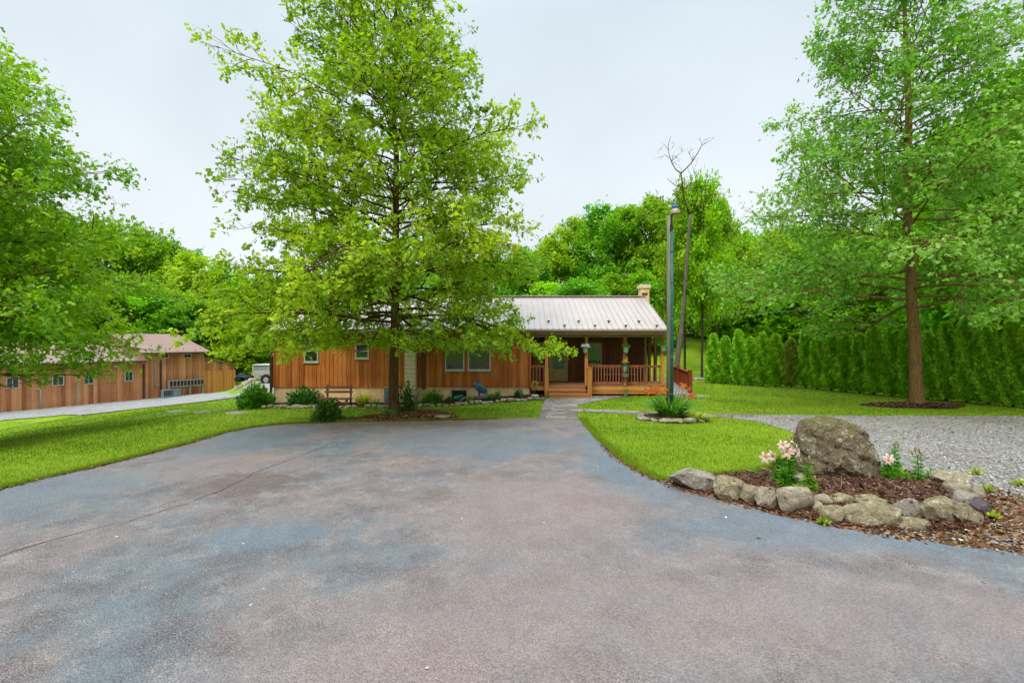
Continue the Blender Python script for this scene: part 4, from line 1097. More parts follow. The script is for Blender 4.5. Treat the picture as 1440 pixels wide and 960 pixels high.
m.build('ramp_railing', M['red_wood'], ramp)
for y, h in ((22.6, 1.17), (24.2, 1.30)):
    m = MB(); m.box(X - .075, X + .075, y - .075, y + .075, -.02, h - .03); m.box(X - .095, X + .095, y - .095, y + .095, h - .03, h); m.build('ramp_post', M['red_wood'], ramp, bevel=.006)
m = MB(); m.box(ra, 8.8, 21.75, 22.3, -.05, .022); m.build('ramp_pad', M['concrete'], ramp)

# ------------------------------------------------------------------ things around the house
def hanging_basket(u, vt, vp, flower_m, label, trail=False, y=22.02):
    x = hx(u, y); zt, zp = hz(vt, y), hz(vp, y)
    o = empty('hanging_basket', (x, y, zp), label, 'hanging basket', 'hanging baskets along the porch')
    m = MB(); m.lathe([(.085, 0), (.10, .02), (.13, .22), (.145, .23), (.145, .26), (.12, .26), (.12, .2)], (x, y, zp), 16); m.build('pot', M['mint'], o, sm=False)
    m = MB()
    for a in (0, 2.1, 4.2): m.tube([(x + .13*math.cos(a), y + .13*math.sin(a), zp + .25), (x, y, zt)], .006, 4)
    m.build('hanger', M['black'], o)
    n = 160; d = unit(rs.normal(0, 1, (n, 3))); d[:, 2] = np.abs(d[:, 2])
    P = d*np.array([.19, .16, .17])*rs.random((n, 1))**.4 + np.array([0, 0, .25])
    V, Q = scatter(P, d + rs.normal(0, .4, (n, 3)), np.array([0, 0, 1.]) + rs.normal(0, .5, (n, 3)), .075*rs.uniform(.6, 1.3, n), OVAL_V, OVAL_Q)
    np_mesh('foliage', V, Q, M['leaf_shrub'], o, np.repeat(np.clip(rs.normal(.5, .2, n), 0, 1), len(OVAL_V)))
    if flower_m:
        n = 34; d = unit(rs.normal(0, 1, (n, 3))); d[:, 1] = -np.abs(d[:, 1]); d[:, 2] = np.abs(d[:, 2])*.8
        m = MB()
        for q in d:
            c = Vector((x, y, zp + .27)) + Vector(q*np.array([.21, .18, .17])); k = Vector(q)
            a1 = k.cross(Vector((0, 0, 1))).normalized(); a2 = k.cross(a1)
            m.add([c + k*.01] + [c + (a1*math.cos(t) + a2*math.sin(t))*.042*(1 if j % 2 else .55) + k*.02 for j, t in enumerate(np.linspace(0, 2*math.pi, 10, endpoint=False))], [(0, 1+j, 1+(j+1) % 10) for j in range(10)])
        m.build('blossoms', M[flower_m], o)
    return o
M['petunia'] = plain('white_petal', lin(214,208,214,G), lin(240,236,238,G), 8, .6, .2, bump=0)
hanging_basket(823.5, 475, 496, 'petunia', 'mint pot of white flowers hanging at the porch steps')
hanging_basket(880, 475, 496, None, 'mint pot of leafy greens hanging above the birdhouse post')
hanging_basket(933, 476, 494, None, 'small green hanging pot at the right end of the porch')
y = 22.02; x = hx(879, y)
o = empty('birdhouse', (x, y, hz(508.5, y)), 'yellow birdhouse on a porch post under the hanging basket', 'birdhouse')
z = hz(508.5, y)
m = MB(); m.prism([(x - .1, z), (x + .1, z), (x + .1, z + .2), (x, z + .31), (x - .1, z + .2)], 'y', y - .06, y + .105); m.build('box', M['yellow'], o)
m = MB(); m.bar((x - .13, y, z + .19), (x + .006, y, z + .335), .24, .02, (-.7, 0, .7)); m.bar((x + .13, y, z + .19), (x - .006, y, z + .335), .24, .02, (.7, 0, .7)); m.build('roof', M['bench_wood'], o)
m = MB(); m.tube([(x, y - .068, z + .15), (x, y - .058, z + .15)], .03, 12); m.build('entry_hole', M['black'], o)
m = MB(); m.box(x - .17, x + .17, y - .1, y + .1, z - .045, z - .005); m.build('ledge', M['beam'], o)
z = hz(516.3, y); o = empty('pinwheel', (x, y - .06, z), 'teal star-shaped pinwheel on the middle porch post', 'pinwheel')
m = MB()
for k in range(8):
    a = k*math.pi/4; c, s = math.cos(a), math.sin(a); c2, s2 = math.cos(a + .5), math.sin(a + .5)
    pts = [(x, y - .1, z), (x + .09*c2, y - .12, z + .09*s2), (x + .165*c, y - .10, z + .165*s), (x + .07*c, y - .09, z + .07*s)]
    m.add(pts + [(p[0], p[1] + .006, p[2]) for p in pts], [(0,1,2,3),(7,6,5,4),(0,4,5,1),(1,5,6,2),(2,6,7,3),(3,7,4,0)])
m.build('vane', M['teal_vane'], o)
m = MB(); m.tube([(x, y - .13, z), (x, y + .05, z)], .018, 8); m.build('hub', M['white'], o)
z = hz(531, y); o = empty('wall_planter', (x, y - .05, z), 'small grey metal planter on the middle porch post below the pinwheel', 'planter')
m = MB(); m.lathe([(.07, 0), (.13, .05), (.15, .12), (.15, .15), (.13, .15), (.12, .08)], (x, y - .04, z), 14); m.build('bowl', M['grey'], o)
m = MB(); m.prism([(x - .09, z + .14), (x + .09, z + .14), (x + .05, z + .24), (x - .05, z + .24)], 'y', y + .06, y + .09); m.build('bracket', M['grey'], o)
# bench on the porch
bx0, bx1, byy = hx(850, 23.6), hx(894, 23.6), 23.6
o = empty('porch_bench', ((bx0 + bx1)/2, byy, DZ), 'pale slatted bench standing behind the porch railing', 'bench')
m = MB()
for k in range(4): m.box(bx0, bx1, byy - .2 + k*.115, byy - .1 + k*.115, DZ + .42, DZ + .45)
m.build('seat', M['beam'], o)
m = MB()
for k in range(3): m.box(bx0, bx1, byy + .26, byy + .285, DZ + .55 + k*.13, DZ + .64 + k*.13)
m.build('backrest', M['bench_wood'], o)
for sx in (bx0 + .08, bx1 - .08):
    for yy, top in ((byy - .17, .42), (byy + .24, .93)):
        m = MB(); m.box(sx - .03, sx + .03, yy - .03 + (.06 if top > .5 else 0), yy + .018, DZ, DZ + top) if top < .5 else m.box(sx - .03, sx + .03, yy - .03, yy + .018, DZ, DZ + top); m.build('leg', M['bench_wood'], o)
# slatted wooden stand at the left end of the porch
tx, ty = hx(754, 22.9), 22.9
o = empty('slatted_stand', (tx, ty, DZ), 'brown slatted wooden tower stand behind the short railing left of the steps', 'stand')
m = MB()
for a in (-1, 1):
    for b_ in (-1, 1): m.bar((tx + a*.2, ty + b_*.2, DZ), (tx + a*.14, ty + b_*.14, DZ + 1.5), .04, .04)
m.build('frame', M['bench_wood'], o)
for sg in (-1, 1):
    m = MB()
    for k in range(12):
        s = .19 - .05*k/12; z = DZ + .1 + k*.118; m.box(tx - s, tx + s, ty + sg*(s + .021) - .009, ty + sg*(s + .021) + .009, z, z + .055)
    m.build('slats', M['rail_wood'], o)
m = MB(); m.box(tx - .2, tx + .2, ty - .2, ty + .2, DZ + 1.502, DZ + 1.54); m.build('top', M['bench_wood'], o)
# brown bench below the wall
p0 = gp(451, 567.5); by = 21.15; k = by/F; zb = gzf(hx(472, by), by)
bx0, bx1 = hx(450, by), hx(494, by); zs = hz(559.5, by)
o = empty('garden_bench', ((bx0 + bx1)/2, by, zb), 'brown plank bench with a slatted back standing against the foundation', 'bench')
m = MB(); m.box(bx0, bx1, by - .26, by - .05, zs - .05, zs); m.box(bx0, bx1, by - .03, by + .2, zs - .05, zs); m.build('seat', M['bench_wood'], o)
m = MB()
for va, vb in ((543.5, 547), (550, 553.2)): m.box(bx0 + .12, bx1 - .02, by + .22, by + .255, hz(vb, by), hz(va, by))
m.build('backrest', M['bench_wood'], o)
for s in (bx0 + .22, bx1 - .12):
    m = MB(); m.bar((s, by + .28, zb), (s, by + .30, hz(541, by)), .08, .045, (0, 1, 0)); m.build('back_post', M['bench_wood'], o)
for s in (bx0 + .14, bx1 - .14):
    m = MB(); m.bar((s, by - .2, zb - .03), (s, by - .2, zs - .05), .1, .05, (0, 1, 0)); m.build('leg', M['bench_wood'], o)
m = MB(); c = (bx0 + bx1)/2
m.bar((c - .05, by - .1, zs - .07), (bx0 + .28, by - .1, zb + .12), .05, .07, (0, 1, 0)); m.bar((c + .05, by - .1, zs - .07), (bx1 - .28, by - .1, zb + .12), .05, .07, (0, 1, 0)); m.build('brace', M['bench_wood'], o)
# grey cabinet half hidden by the maple trunk
y = 21.9; x0, x1 = hx(541, y), hx(552, y); zb = gzf(x0, y)
o = empty('utility_cabinet', ((x0 + x1)/2, y, zb), 'pale blue-grey metal utility cabinet half hidden behind the maple trunk', 'cabinet')
m = MB(); m.box(x0, x1, y - .15, y + .22, zb, hz(544, y) - .03); m.build('cabinet', M['bluegrey'], o, bevel=.01)
m = MB(); m.box(x0 - .02, x1 + .02, y - .18, y + .24, hz(544, y) - .03, hz(544, y)); m.build('lid', M['galv'], o, bevel=.006)
m = MB()
for k in range(7): m.box(x0 + .04, x1 - .04, y - .162, y - .148, zb + .12 + k*.08, zb + .15 + k*.08)
m.build('louvre', M['grey'], o)
# green plastic trough leaning in the basement window
y = 21.95; a = Vector((hx(638, y), y, hz(562, y))); b = Vector((hx(652, y), y + .05, hz(555.5, y)))
o = empty('plastic_trough', (a.x, y, a.z), 'green plastic trough leaning in front of the basement window', 'trough')
m = MB(); t = (b - a).normalized(); n_ = Vector((-t.z, 0, t.x))
ring = []
for s_, r_ in ((0, .06), (.04, .12), (.12, .15), (.5, .12), (.85, .08), (1, .02)):
    c = a + (b - a)*s_
    ring.append([c + n_*r_*math.cos(q) + Vector((0, 1, 0))*r_*.8*math.sin(q) for q in np.linspace(0, 2*math.pi, 12, endpoint=False)])
vs_ = [p for r_ in ring for p in r_]; fs = [(i*12 + j, i*12 + (j+1) % 12, (i+1)*12 + (j+1) % 12, (i+1)*12 + j) for i in range(5) for j in range(12)] + [tuple(range(12)), tuple(range(60, 72))]
m.add(vs_, fs); m.build('shell', M['green_plastic'], o, sm=True)
m = MB(); m.bar(a - n_*.15 + Vector((.05, -.13, -.02)), b - n_*.06 + Vector((.08, -.12, 0)), .03, .045, n_); m.build('rim', M['white'], o)
# blue moose
y = 21.5; s = y/F
def mp(px, py): return (hx(560 + px/9, y), hz(500 + py/9, y))
o = empty('moose_statue', (hx(676, y), y, hz(560, y)), 'blue metal moose statue on a dark plank in the planting bed', 'statue')
body = [(945,352),(962,338),(985,345),(1010,352),(1040,362),(1075,385),(1110,400),(1128,418),(1130,450),(1118,470),(1075,478),(1020,468),(1000,440),(980,418),(958,395),(945,372)]
def moose_body():
    P = [mp(*q) for q in body]; cx = sum(p[0] for p in P)/len(P); cz = sum(p[1] for p in P)/len(P)
    m = MB(); k = len(P); vs_ = []
    for yy, sc in ((-.13, .55), (-.09, .85), (0, 1.0), (.09, .85), (.13, .55)):
        vs_ += [(cx + (p[0]-cx)*(1 - (1-sc)*.35), y + yy*(.55 + .45*min(1, max(0, (p[0] - P[0][0])/(.35)))), cz + (p[1]-cz)*(sc*.75 + .25)) for p in P]
    fs = [(i*k + j, i*k + (j+1) % k, (i+1)*k + (j+1) % k, (i+1)*k + j) for i in range(4) for j in range(k)] + [tuple(range(k)), tuple(range(4*k, 5*k))]
    m.add(vs_, fs)
    return m.build('body', M['blue_paint'], o, sm=True)
moose_body()
zb = hz(556.5, y)
for px, yy in ((1016, -.08), (1028, .08), (1098, -.08), (1126, .08)):
    m = MB(); q = mp(px, 462); m.tube([(q[0], y + yy, q[1]), (q[0] + .012, y + yy, (q[1] + zb)/2), (q[0] - .005, y + yy, zb)], [.036, .022, .026], 7); m.build('leg', M['blue_paint'], o, sm=True)
for sg in (-1, 1):
    m = MB(); q = mp(985, 350); base = Vector((q[0], y + sg*.03, q[1]))
    palm = base + Vector((.10, sg*.10, .13)); m.tube([base, palm], [.014, .012], 5)
    for dx, dz in ((-.16, .10), (-.07, .16), (.03, .17), (.12, .14), (.2, .08)): m.tube([palm, palm + Vector((dx*.6, sg*.03, dz*.5)), palm + Vector((dx, sg*.05, dz))], [.013, .01, .004], 5)
    m.build('antler', M['blue_paint'], o)
q = mp(948, 500); q2 = mp(1150, 535)
m = MB(); m.box(q[0], q2[0], y - .16, y + .16, q2[1], zb); m.build('plank', M['grey'], o, bevel=.01)
# path light, green jug, sunflower stake, potted sprig
y = 21.4; x = hx(703.5, y); zb = hz(559, y); o = empty('path_light', (x, y, zb), 'slim path light with a cream lantern in the bed under the wall', 'path light')
m = MB(); m.tube([(x, y, zb), (x, y, zb + .22)], .012, 6); m.build('stake', M['black'], o)
m = MB(); m.lathe([(.03, .2), (.045, .22), (.045, .32), (.03, .33)], (x, y, zb), 10); m.build('lantern', M['cream'], o)
m = MB(); m.lathe([(.06, .33), (.05, .35), (.01, .38)], (x, y, zb), 10); m.build('cap', M['galv'], o)
y = 21.5; x = hx(733, y); zb = hz(560, y); o = empty('green_jug', (x, y, zb), 'green glazed jug standing at the corner of the planting bed', 'jug')
m = MB(); m.lathe([(.085, 0), (.095, .02), (.095, .22), (.075, .27), (.04, .29), (.035, .33)], (x, y, zb), 16); m.build('jug', M['green_plastic'], o, sm=True)
m = MB(); m.lathe([(.05, .33), (.05, .36), (.03, .37)], (x, y, zb), 12); m.build('lid', M['black'], o)
y = 21.6; x = hx(752, y); zb = hz(557, y); o = empty('sunflower_ornament', (x, y, zb), 'orange sunflower garden ornament on a green stake beside the steps', 'ornament')
m = MB(); m.tube([(x, y, zb), (x, y, hz(541, y))], .016, 6); m.build('stake', M['green_plastic'], o)
m = MB(); z = hz(540, y)
for k in range(14):
    a = k*2*math.pi/14; d1 = Vector((math.cos(a), 0, math.sin(a))); d2 = Vector((-math.sin(a), 0, math.cos(a)))
    c = Vector((x, y - .02, z)); m.add([c + d1*.06 - d2*.02, c + d1*.12 - d2*.034 + Vector((0,-.01,0)), c + d1*.17, c + d1*.12 + d2*.034 + Vector((0,-.01,0)), c + d1*.06 + d2*.02], [(0,1,2,3,4)])
m.build('petals', M['yellow'], o)
m = MB(); m.tube([(x, y - .045, z), (x, y - .005, z)], .085, 14); m.build('disc', M['bench_wood'], o)
m = MB()
for sg in (-1, 1): m.add([(x, y, z - .2), (x + sg*.08, y - .02, z - .26), (x + sg*.13, y - .02, z - .19), (x + sg*.06, y - .02, z - .16)], [(0,1,2,3)])
m.build('leaf', M['green_plastic'], o)
m = MB(); m.box(x - .15, x + .15, y - .1, y + .1, zb, zb + .075); m.build('base', M['block'], o, bevel=.01)
y = 21.85; x = hx(880, y); o = empty('flower_pot', (x, y, .0), 'small grey pot of green sprigs in front of the porch skirt', 'pot')
m = MB(); m.lathe([(.07, .0), (.09, .12), (.1, .13), (.1, .15), (.08, .15)], (x, y, .012), 12); m.build('pot', M['grey'], o)
n = 60; d = unit(rs.normal(0, 1, (n, 3))); d[:, 2] = np.abs(d[:, 2]) + .4
V, Q = scatter(d*np.array([.13, .1, .15])*rs.random((n, 1))**.5 + [0, 0, .15], d, rs.normal(0, 1, (n, 3)), .09*rs.uniform(.6, 1.2, n), OVAL_V, OVAL_Q); np_mesh('foliage', V, Q, M['leaf_shrub'], o, np.repeat(rs.random(n), 5))

# ------------------------------------------------------------------ yard light on its pole, bare leaning tree
b = gp(942, 590.5); PY = b.y + .3; x = hx(942, PY)
o = empty('yard_light', (x, PY, 0), 'tall weathered pole with teal conduit and a blue-capped yard lamp', 'street lamp')
m = MB(); zt = hz(304, PY); m.tube([(x, PY, -.1), (x, PY, zt*.5), (x, PY, zt)], [.115, .10, .088], 14); m.build('pole', M['pole'], o, sm=True)
m = MB(); xc = x + .03; m.tube([(xc, PY - .115, .0), (xc, PY - .112, zt*.5), (xc + .005, PY - .10, zt - .5)], [.05, .047, .045], 10); cd = m.build('conduit', M['teal'], o, sm=True)
m = MB()
for z in (.8, 2.0, 3.2, 4.4, 5.4): m.lathe([(.056, 0), (.056, .03)], (xc, PY - .112, z), 10)
m.build('clamp', M['grey'], o)
lx_, lz_ = hx(946.5, PY), hz(303.5, PY)
m = MB(); m.tube([(x + .01, PY - .1, zt - .35), (x + .02, PY - .16, zt + .02), (lx_, PY - .2, lz_ + .12)], .02, 6); m.box(x - .03, x + .06, PY - .13, PY - .08, zt - .5, zt - .3); m.build('bracket', M['black'], o)
m = MB(); m.lathe([(.10, .16), (.11, .24), (.075, .3), (.075, .33), (.03, .36)], (lx_, PY - .2, lz_), 14); lh = m.build('lamp_head', M['blue_cap'], o, sm=False)
m = MB(); m.lathe([(.15, .0), (.155, .02), (.13, .12), (.10, .17)], (lx_, PY - .2, lz_), 16); m.build('reflector', M['lens'], lh, sm=True)
# thin cable crossing behind the pole
m = MB(); pts = [(942, 451, 29), (1000, 449, 31), (1100, 438, 35), (1250, 425, 40)]
m.tube([at(*q) for q in pts], .008, 5); cb = m.build('utility_cable', M['galv'], None); tag(cb, 'thin pale utility cable strung through the trees right of the porch', 'cable')

DY = 30.5
def dpt(px, py): p = at(900 + px/4, 180 + py/4, DY); return (p.x, p.y + rd.uniform(-.12, .12), p.z)
rd = random.Random(6)
o = empty('bare_tree', (hx(950, DY), DY, gzf(hx(950, DY), DY)), 'leaning dead tree with bare forked branches rising behind the porch', 'tree')
b0 = at(949.5, 540, DY)
m = MB(); trunk = [(b0.x, DY, gzf(b0.x, DY) - .1)] + [tuple(at(u, v, DY)) for u, v in ((951.5, 513), (955, 487), (958, 464), (961, 437))] + [dpt(*q) for q in ((250,960),(256,880),(266,700),(275,560),(280,490))]
m.tube(trunk, [.21, .17, .16, .15, .14, .13, .12, .11, .09, .075], 9)
m.build('trunk', M['bark_pale'], o, sm=True)
m = MB()
TIPS = []
def br(pts, r0, r1):
    P = [Vector(dpt(*q)) for q in pts]; m.tube(P, list(np.linspace(r0, r1, len(pts))), 6)
    for a_, b_ in zip(P[:-1], P[1:]): TIPS.append((a_.lerp(b_, rd.random()), (b_ - a_).normalized())); TIPS.append((b_, (b_ - a_).normalized()))
br([(280,490),(262,440),(248,390),(240,330),(232,255)], .065, .045)
br([(232,255),(205,235),(180,205),(166,160),(160,100),(170,50)], .04, .012); br([(232,255),(262,225),(290,195),(318,150),(345,100),(370,85),(395,75)], .04, .01)
br([(166,165),(140,150),(128,160)], .016, .008); br([(163,120),(130,95),(124,110)], .016, .006); br([(175,190),(205,160),(240,125),(218,108)], .02, .006); br([(185,195),(215,210),(232,240)], .012, .006)
br([(180,115),(190,95),(180,80)], .01, .005); br([(300,185),(282,150),(270,140),(285,130)], .016, .006); br([(345,100),(340,70),(322,58)], .014, .006); br([(350,85),(365,65),(375,60)], .01, .005); br([(220,190),(222,175),(212,168)], .008, .004)
br([(243,350),(225,335),(195,325),(165,295),(157,283)], .03, .008); br([(244,345),(275,325),(295,290),(280,255),(270,245)], .028, .008); br([(205,322),(203,300)], .01, .005); br([(172,302),(180,288)], .008, .004); br([(240,352),(220,370),(210,385)], .014, .006)
br([(280,490),(300,460),(340,430),(372,400),(395,375),(440,378),(485,362)], .05, .008); br([(300,460),(318,400),(325,340),(312,280),(305,240),(315,210)], .03, .008); br([(312,280),(340,235)], .014, .005); br([(395,375),(415,405),(440,400)], .014, .006); br([(445,378),(460,355)], .01, .005); br([(270,470),(250,430),(225,410)], .02, .008); br([(312,260),(300,225)], .01, .005)
for q in range(60):
    i = rd.randrange(0, len(TIPS)); a, d = TIPS[i]; d = (d + Vector((rd.uniform(-.8, .8), rd.uniform(-.8, .8), rd.uniform(-.3, .7)))).normalized(); L = rd.uniform(.25, .6)
    m.tube([a, a + d*L*.5 + Vector((0, 0, .03)), a + d*L], [.010, .007, .003], 4)
m.build('branches', M['bark'], o, sm=True)

# ------------------------------------------------------------------ the long shed
A = gp(0, 580.5); C = at(286, 553.8, (CAMH - A.z)*F/(553.8 - CY))
dirv = (Vector((C.x, C.y, 0)) - Vector((A.x, A.y, 0))); dirv.normalize(); ang = math.atan2(dirv.y, dirv.x); nv = Vector((-dirv.y, dirv.x, 0))
if nv.x > 0: nv = -nv
print('shed', A, C, ang)
def s_of(u, t=0.0):
    """distance along the wall (t behind it) seen at pixel column u"""
    k = (u - CX)/F; O = Vector((A.x, A.y, 0)) + nv*t
    return (k*O.y - O.x)/(dirv.x - k*dirv.y)
def z_at(u, v, t=0.0):
    s = s_of(u, t); Y = A.y + dirv.y*s + nv.y*t
    return CAMH - (v - CY)/F*Y - A.z
shed = empty('shed', (A.x, A.y, A.z), 'long brown board-and-batten outbuilding with a taller end section on the left', 'outbuilding', rz=ang)
s1, s2, s3 = s_of(203), s_of(287), s_of(331)
E1, E2 = z_at(205, 507), z_at(245, 495.5)
def lwin(parent, x0, x1, z0, z1): 
    m = MB(); fw = .07
    m.box(x0, x1, -.05, .02, z1 - fw, z1); m.box(x0, x1, -.05, .02, z0, z0 + fw); m.box(x0, x0 + fw, -.05, .02, z0 + fw, z1 - fw); m.box(x1 - fw, x1, -.05, .02, z0 + fw, z1 - fw); m.box((x0+x1)/2 - .02, (x0+x1)/2 + .02, -.04, .02, z0 + fw, z1 - fw)
    w_ = m.build('window', M['white'], parent, local=True)
    m = MB(); m.box(x0 + fw*.9, x1 - fw*.9, -.02, .01, z0 + fw*.9, z1 - fw*.9); m.build('pane', M['glass'], w_, local=True)
sw = [(s_of(a), s_of(b), z_at((a+b)/2, d), z_at((a+b)/2, c)) for a, b, c, d in ((8,27,530,546),(73,90,528,542),(117,132,525,540),(175,187,522,536))]
tw = [(s_of(a), s_of(b), z_at((a+b)/2, d), z_at((a+b)/2, c)) for a, b, c, d in ((225,237,497,503.6),(258,269,497,503.4))]
m = MB(); m.box(-9, s1, 0, 11.2, -.6, E1); battens(m, -9, s1, -.3, E1 - .03, 0, .34, skip=[(a - .05, b + .05, c - .1, d + .1) for a, b, c, d in sw], w=.07, d=.03); m.build('wall', M['shed_siding'], shed, local=True)
m = MB(); m.box(s1, s2, -.02, 11.2, -.6, E2); battens(m, s1, s2, -.3, E2 - .03, -.02, .3, skip=[(a - .05, b + .05, c - .1, d + .1) for a, b, c, d in tw], w=.07, d=.03)
m.prism([(-.02, E2), (11.2, E2), (5.6, z_at(140, 468.5, 5.6) - .12)], 'x', s1 + .02, s2 - .02)
m.build('wall', M['shed_siding'], shed, local=True)
for q in sw: lwin(shed, *q)
for q in tw: lwin(shed, *q)
def lroof(x0, x1, ze, zr, depth, parent, over=.45):
    yr = 5.6; depth = 11.2; m = MB(); th = .09; sl = (zr - ze)/yr
    m.prism([(-over, ze - over*sl*.3), (yr, zr), (depth + over, ze - over*sl*.3), (depth + over, ze - over*sl*.3 - th), (yr, zr - th), (-over, ze - over*sl*.3 - th)], 'x', x0, x1)
    n = int((x1-x0)/.4)
    for i in range(n + 1):
        x = x0 + .04 + (x1-x0-.08)*i/n; m.bar((x, -over + .01, ze - over*sl*.3 + .012), (x, yr, zr + .012), .035, .03, (0, -sl, 1))
    return m.build('roof', M['shed_roof'], parent, local=True)
ZR = z_at(140, 468.5, 5.6); print('ridge', ZR, E2)
lroof(-9.3, s1 - .02, E1 + .1, E1 + .1 + (ZR - E2 - .1)*.95, 7, shed)
tr_ = lroof(s1 - .4, s2 + .4, E2 + .1, ZR, 7, shed)
for i in range(7):
    x = s1 + .3 + i*(s2 - s1)/6.5; yy = -.15 if i % 2 else .35
    m = MB(); zg = E2 + .1 + yy*(ZR - E2 - .1)/5.6 + .06; m.prism([(x - .07, zg + .1), (x + .07, zg + .1), (x, zg)], 'y', yy, yy + .03); m.box(x - .02, x + .02, yy, yy + .03, zg - .12, zg); m.build('snow_guard', M['brown_metal'], tr_, local=True)
m = MB(); m.box(-9.2, s1 - .04, -.5, -.4, E1 - .12, E1 + .0); m.build('gutter', M['brown_metal'], shed, local=True)
m = MB(); m.box(s1 - .35, s2 + .35, -.52, -.42, E2 - .14, E2 - .02); m.build('gutter', M['brown_metal'], shed, local=True)
for u, v0, v1 in ((201.5, 512, 560), (225.5, 506, 558)):
    s = s_of(u); m = MB(); m.box(s - .06, s + .06, -.16, -.04, z_at(u, v1), z_at(u, v0)); m.build('downspout', M['brown_metal'], shed, local=True)
s = s_of(218); m = MB(); m.box(s - .05, s + .05, -.12, -.05, z_at(218, 541), z_at(218, 501)); m.box(s - .05, s + .2, -.2, -.05, z_at(218, 543), z_at(218, 540)); m.build('conduit', M['galv'], shed, local=True)
s = s_of(107.5); m = MB(); m.box(s - .05, s + .05, -.09, -.03, -.1, z_at(107, 536)); m.build('corner_strip', M['galv'], shed, local=True)
s = s_of(55.5); m = MB(); m.tube([(s, -.2, -.2), (s, -.2, z_at(55, 549)), (s - .06, -.2, z_at(55, 547) + .04), (s - .2, -.1, z_at(55, 546)), (s - .2, 0, z_at(55, 546))], .055, 8); m.build('vent_pipe', M['white'], shed, local=True, sm=True)
# low lean-to gable beyond the tall end, and the new board fence under it
m = MB(); m.box(s2 + .01, s3 - .02, .12, .2, -.5, z_at(309, 519))
za, zb_ = z_at(289, 503), z_at(330, 513); m.prism([(s2 + .01, z_at(309, 519) + .01), (s3 - .02, z_at(309, 519) + .01), (s3 - .02, zb_), (s2 + .01, za)], 'y', .12, .2)
battens(m, s2 + .05, s3 - .05, z_at(309, 519), z_at(309, 513), .12, .3); m.build('lean_to_wall', M['shed_siding'], shed, local=True)
m = MB(); m.prism([(s2 - .1, za + .01), (s3 + .1, zb_ - .01), (s3 + .1, zb_ + .07), (s2 - .1, za + .09)], 'y', -.05, 4.0); m.build('lean_to_roof', M['shed_roof'], shed, local=True)
Fp = Vector((A.x, A.y, 0)) + dirv*s2
fence = empty('board_fence', (Fp.x, Fp.y, A.z), 'orange new-wood board fence at the far end of the long shed', 'fence', rz=ang)
L = s3 - s2; m = MB(); n = 26; zf0, zf1 = z_at(289, 521), z_at(330, 520)
for i in range(n):
    x = .02 + i*L/n; m.box(x, x + L/n - .012, -.03 - .004*(i % 2), 0.0, -.45, zf0 + (zf1 - zf0)*i/n + rd.uniform(-.01, .01))
m.build('boards', M['fence_wood'], fence, local=True)
m = MB()
for z in (.1, 1.2): m.box(.02, L, .002, .05, z, z + .09)
m.build('rail', M['fence_wood'], fence, local=True)
for x in (0.06, L*.5, L - .06):
    m = MB(); m.box(x - .05, x + .05, .052, .115, -.5, zf0 - .1); m.build('post', M['fence_wood'], fence, local=True)
# ladder-like pigeonhole rack on posts and the grey units under it
sa, sb = s_of(237, -.5), s_of(286, -.5); z0a, z1a = z_at(237, 544.5, -.5), z_at(237, 535.5, -.5); z0b, z1b = z_at(286, 540.5, -.5), z_at(286, 533, -.5)
Rp = Vector((A.x, A.y, 0)) + dirv*sa - nv*.5
rack = empty('wood_rack', (Rp.x, Rp.y, A.z), 'weathered ladder-like wooden rack raised on posts along the tall shed wall', 'rack', rz=ang)
L = sb - sa; m = MB(); h = z1a - z0a
m.bar((0, 0, z0a), (L, 0, z0b), .3, .07); m.bar((0, 0, z1a), (L, 0, z1b), .3, .07)
m.build('beam', M['galv'], rack, local=True)
m = MB(); n = 11
for i in range(n): 
    t = i/(n-1); m.box(t*(L-.06), t*(L-.06) + .06, -.15, .15, z0a + (z0b-z0a)*t + .03, z1a + (z1b-z1a)*t - .03)
m.build('slats', M['galv'], rack, local=True)
m = MB(); m.box(.02, L - .02, .16, .19, min(z0a, z0b), max(z1a, z1b)*.98); m.build('back_panel', M['dark_wood'], rack, local=True)
for t in (.02, .6, .97): 
    m = MB(); m.box(L*t - .07, L*t + .07, -.07, .07, -.5, z0a + (z0b-z0a)*t - .035); m.build('post', M['galv'], rack, local=True)
def unit_box(u0, u1, v0, v1, name, mt, label, cat, fan=True):
    a, b_ = s_of(u0, -.9), s_of(u1, -.9); z0, z1 = z_at(u0, v1, -.9), z_at(u0, v0, -.9)
    p = Vector((A.x, A.y, 0)) + dirv*a - nv*.9
    o = empty(name, (p.x, p.y, A.z + z0), label, cat, rz=ang); L = b_ - a; H = z1 - z0
    m = MB(); m.box(0, L, -.2, .25, -.3, H); m.build('case', M[mt], o, local=True, bevel=.015)
    m = MB()
    if fan:
        for k in range(6): m.box(.06 + k*(L-.12)/6, .06 + (k+.6)*(L-.12)/6, -.215, -.198, .08, H - .08)
        m.build('grille', M['black'], o, local=True)
    else:
        m.box(.08, L*.45, -.215, -.198, H*.3, H*.75); m.build('hatch', M['galv'], o, local=True)
    m = MB(); m.box(-.02, L + .02, -.22, .27, H, H + .03); m.build('lid', M['galv'], o, local=True)
unit_box(228, 241, 548.5, 558, 'air_conditioner', 'bluegrey', 'dark-grilled outdoor cooling unit under the wooden rack', 'cooling unit')
unit_box(242, 253, 548, 557, 'metal_chest', 'bluegrey', 'pale blue-grey metal chest beside the cooling unit under the rack', 'chest', False)

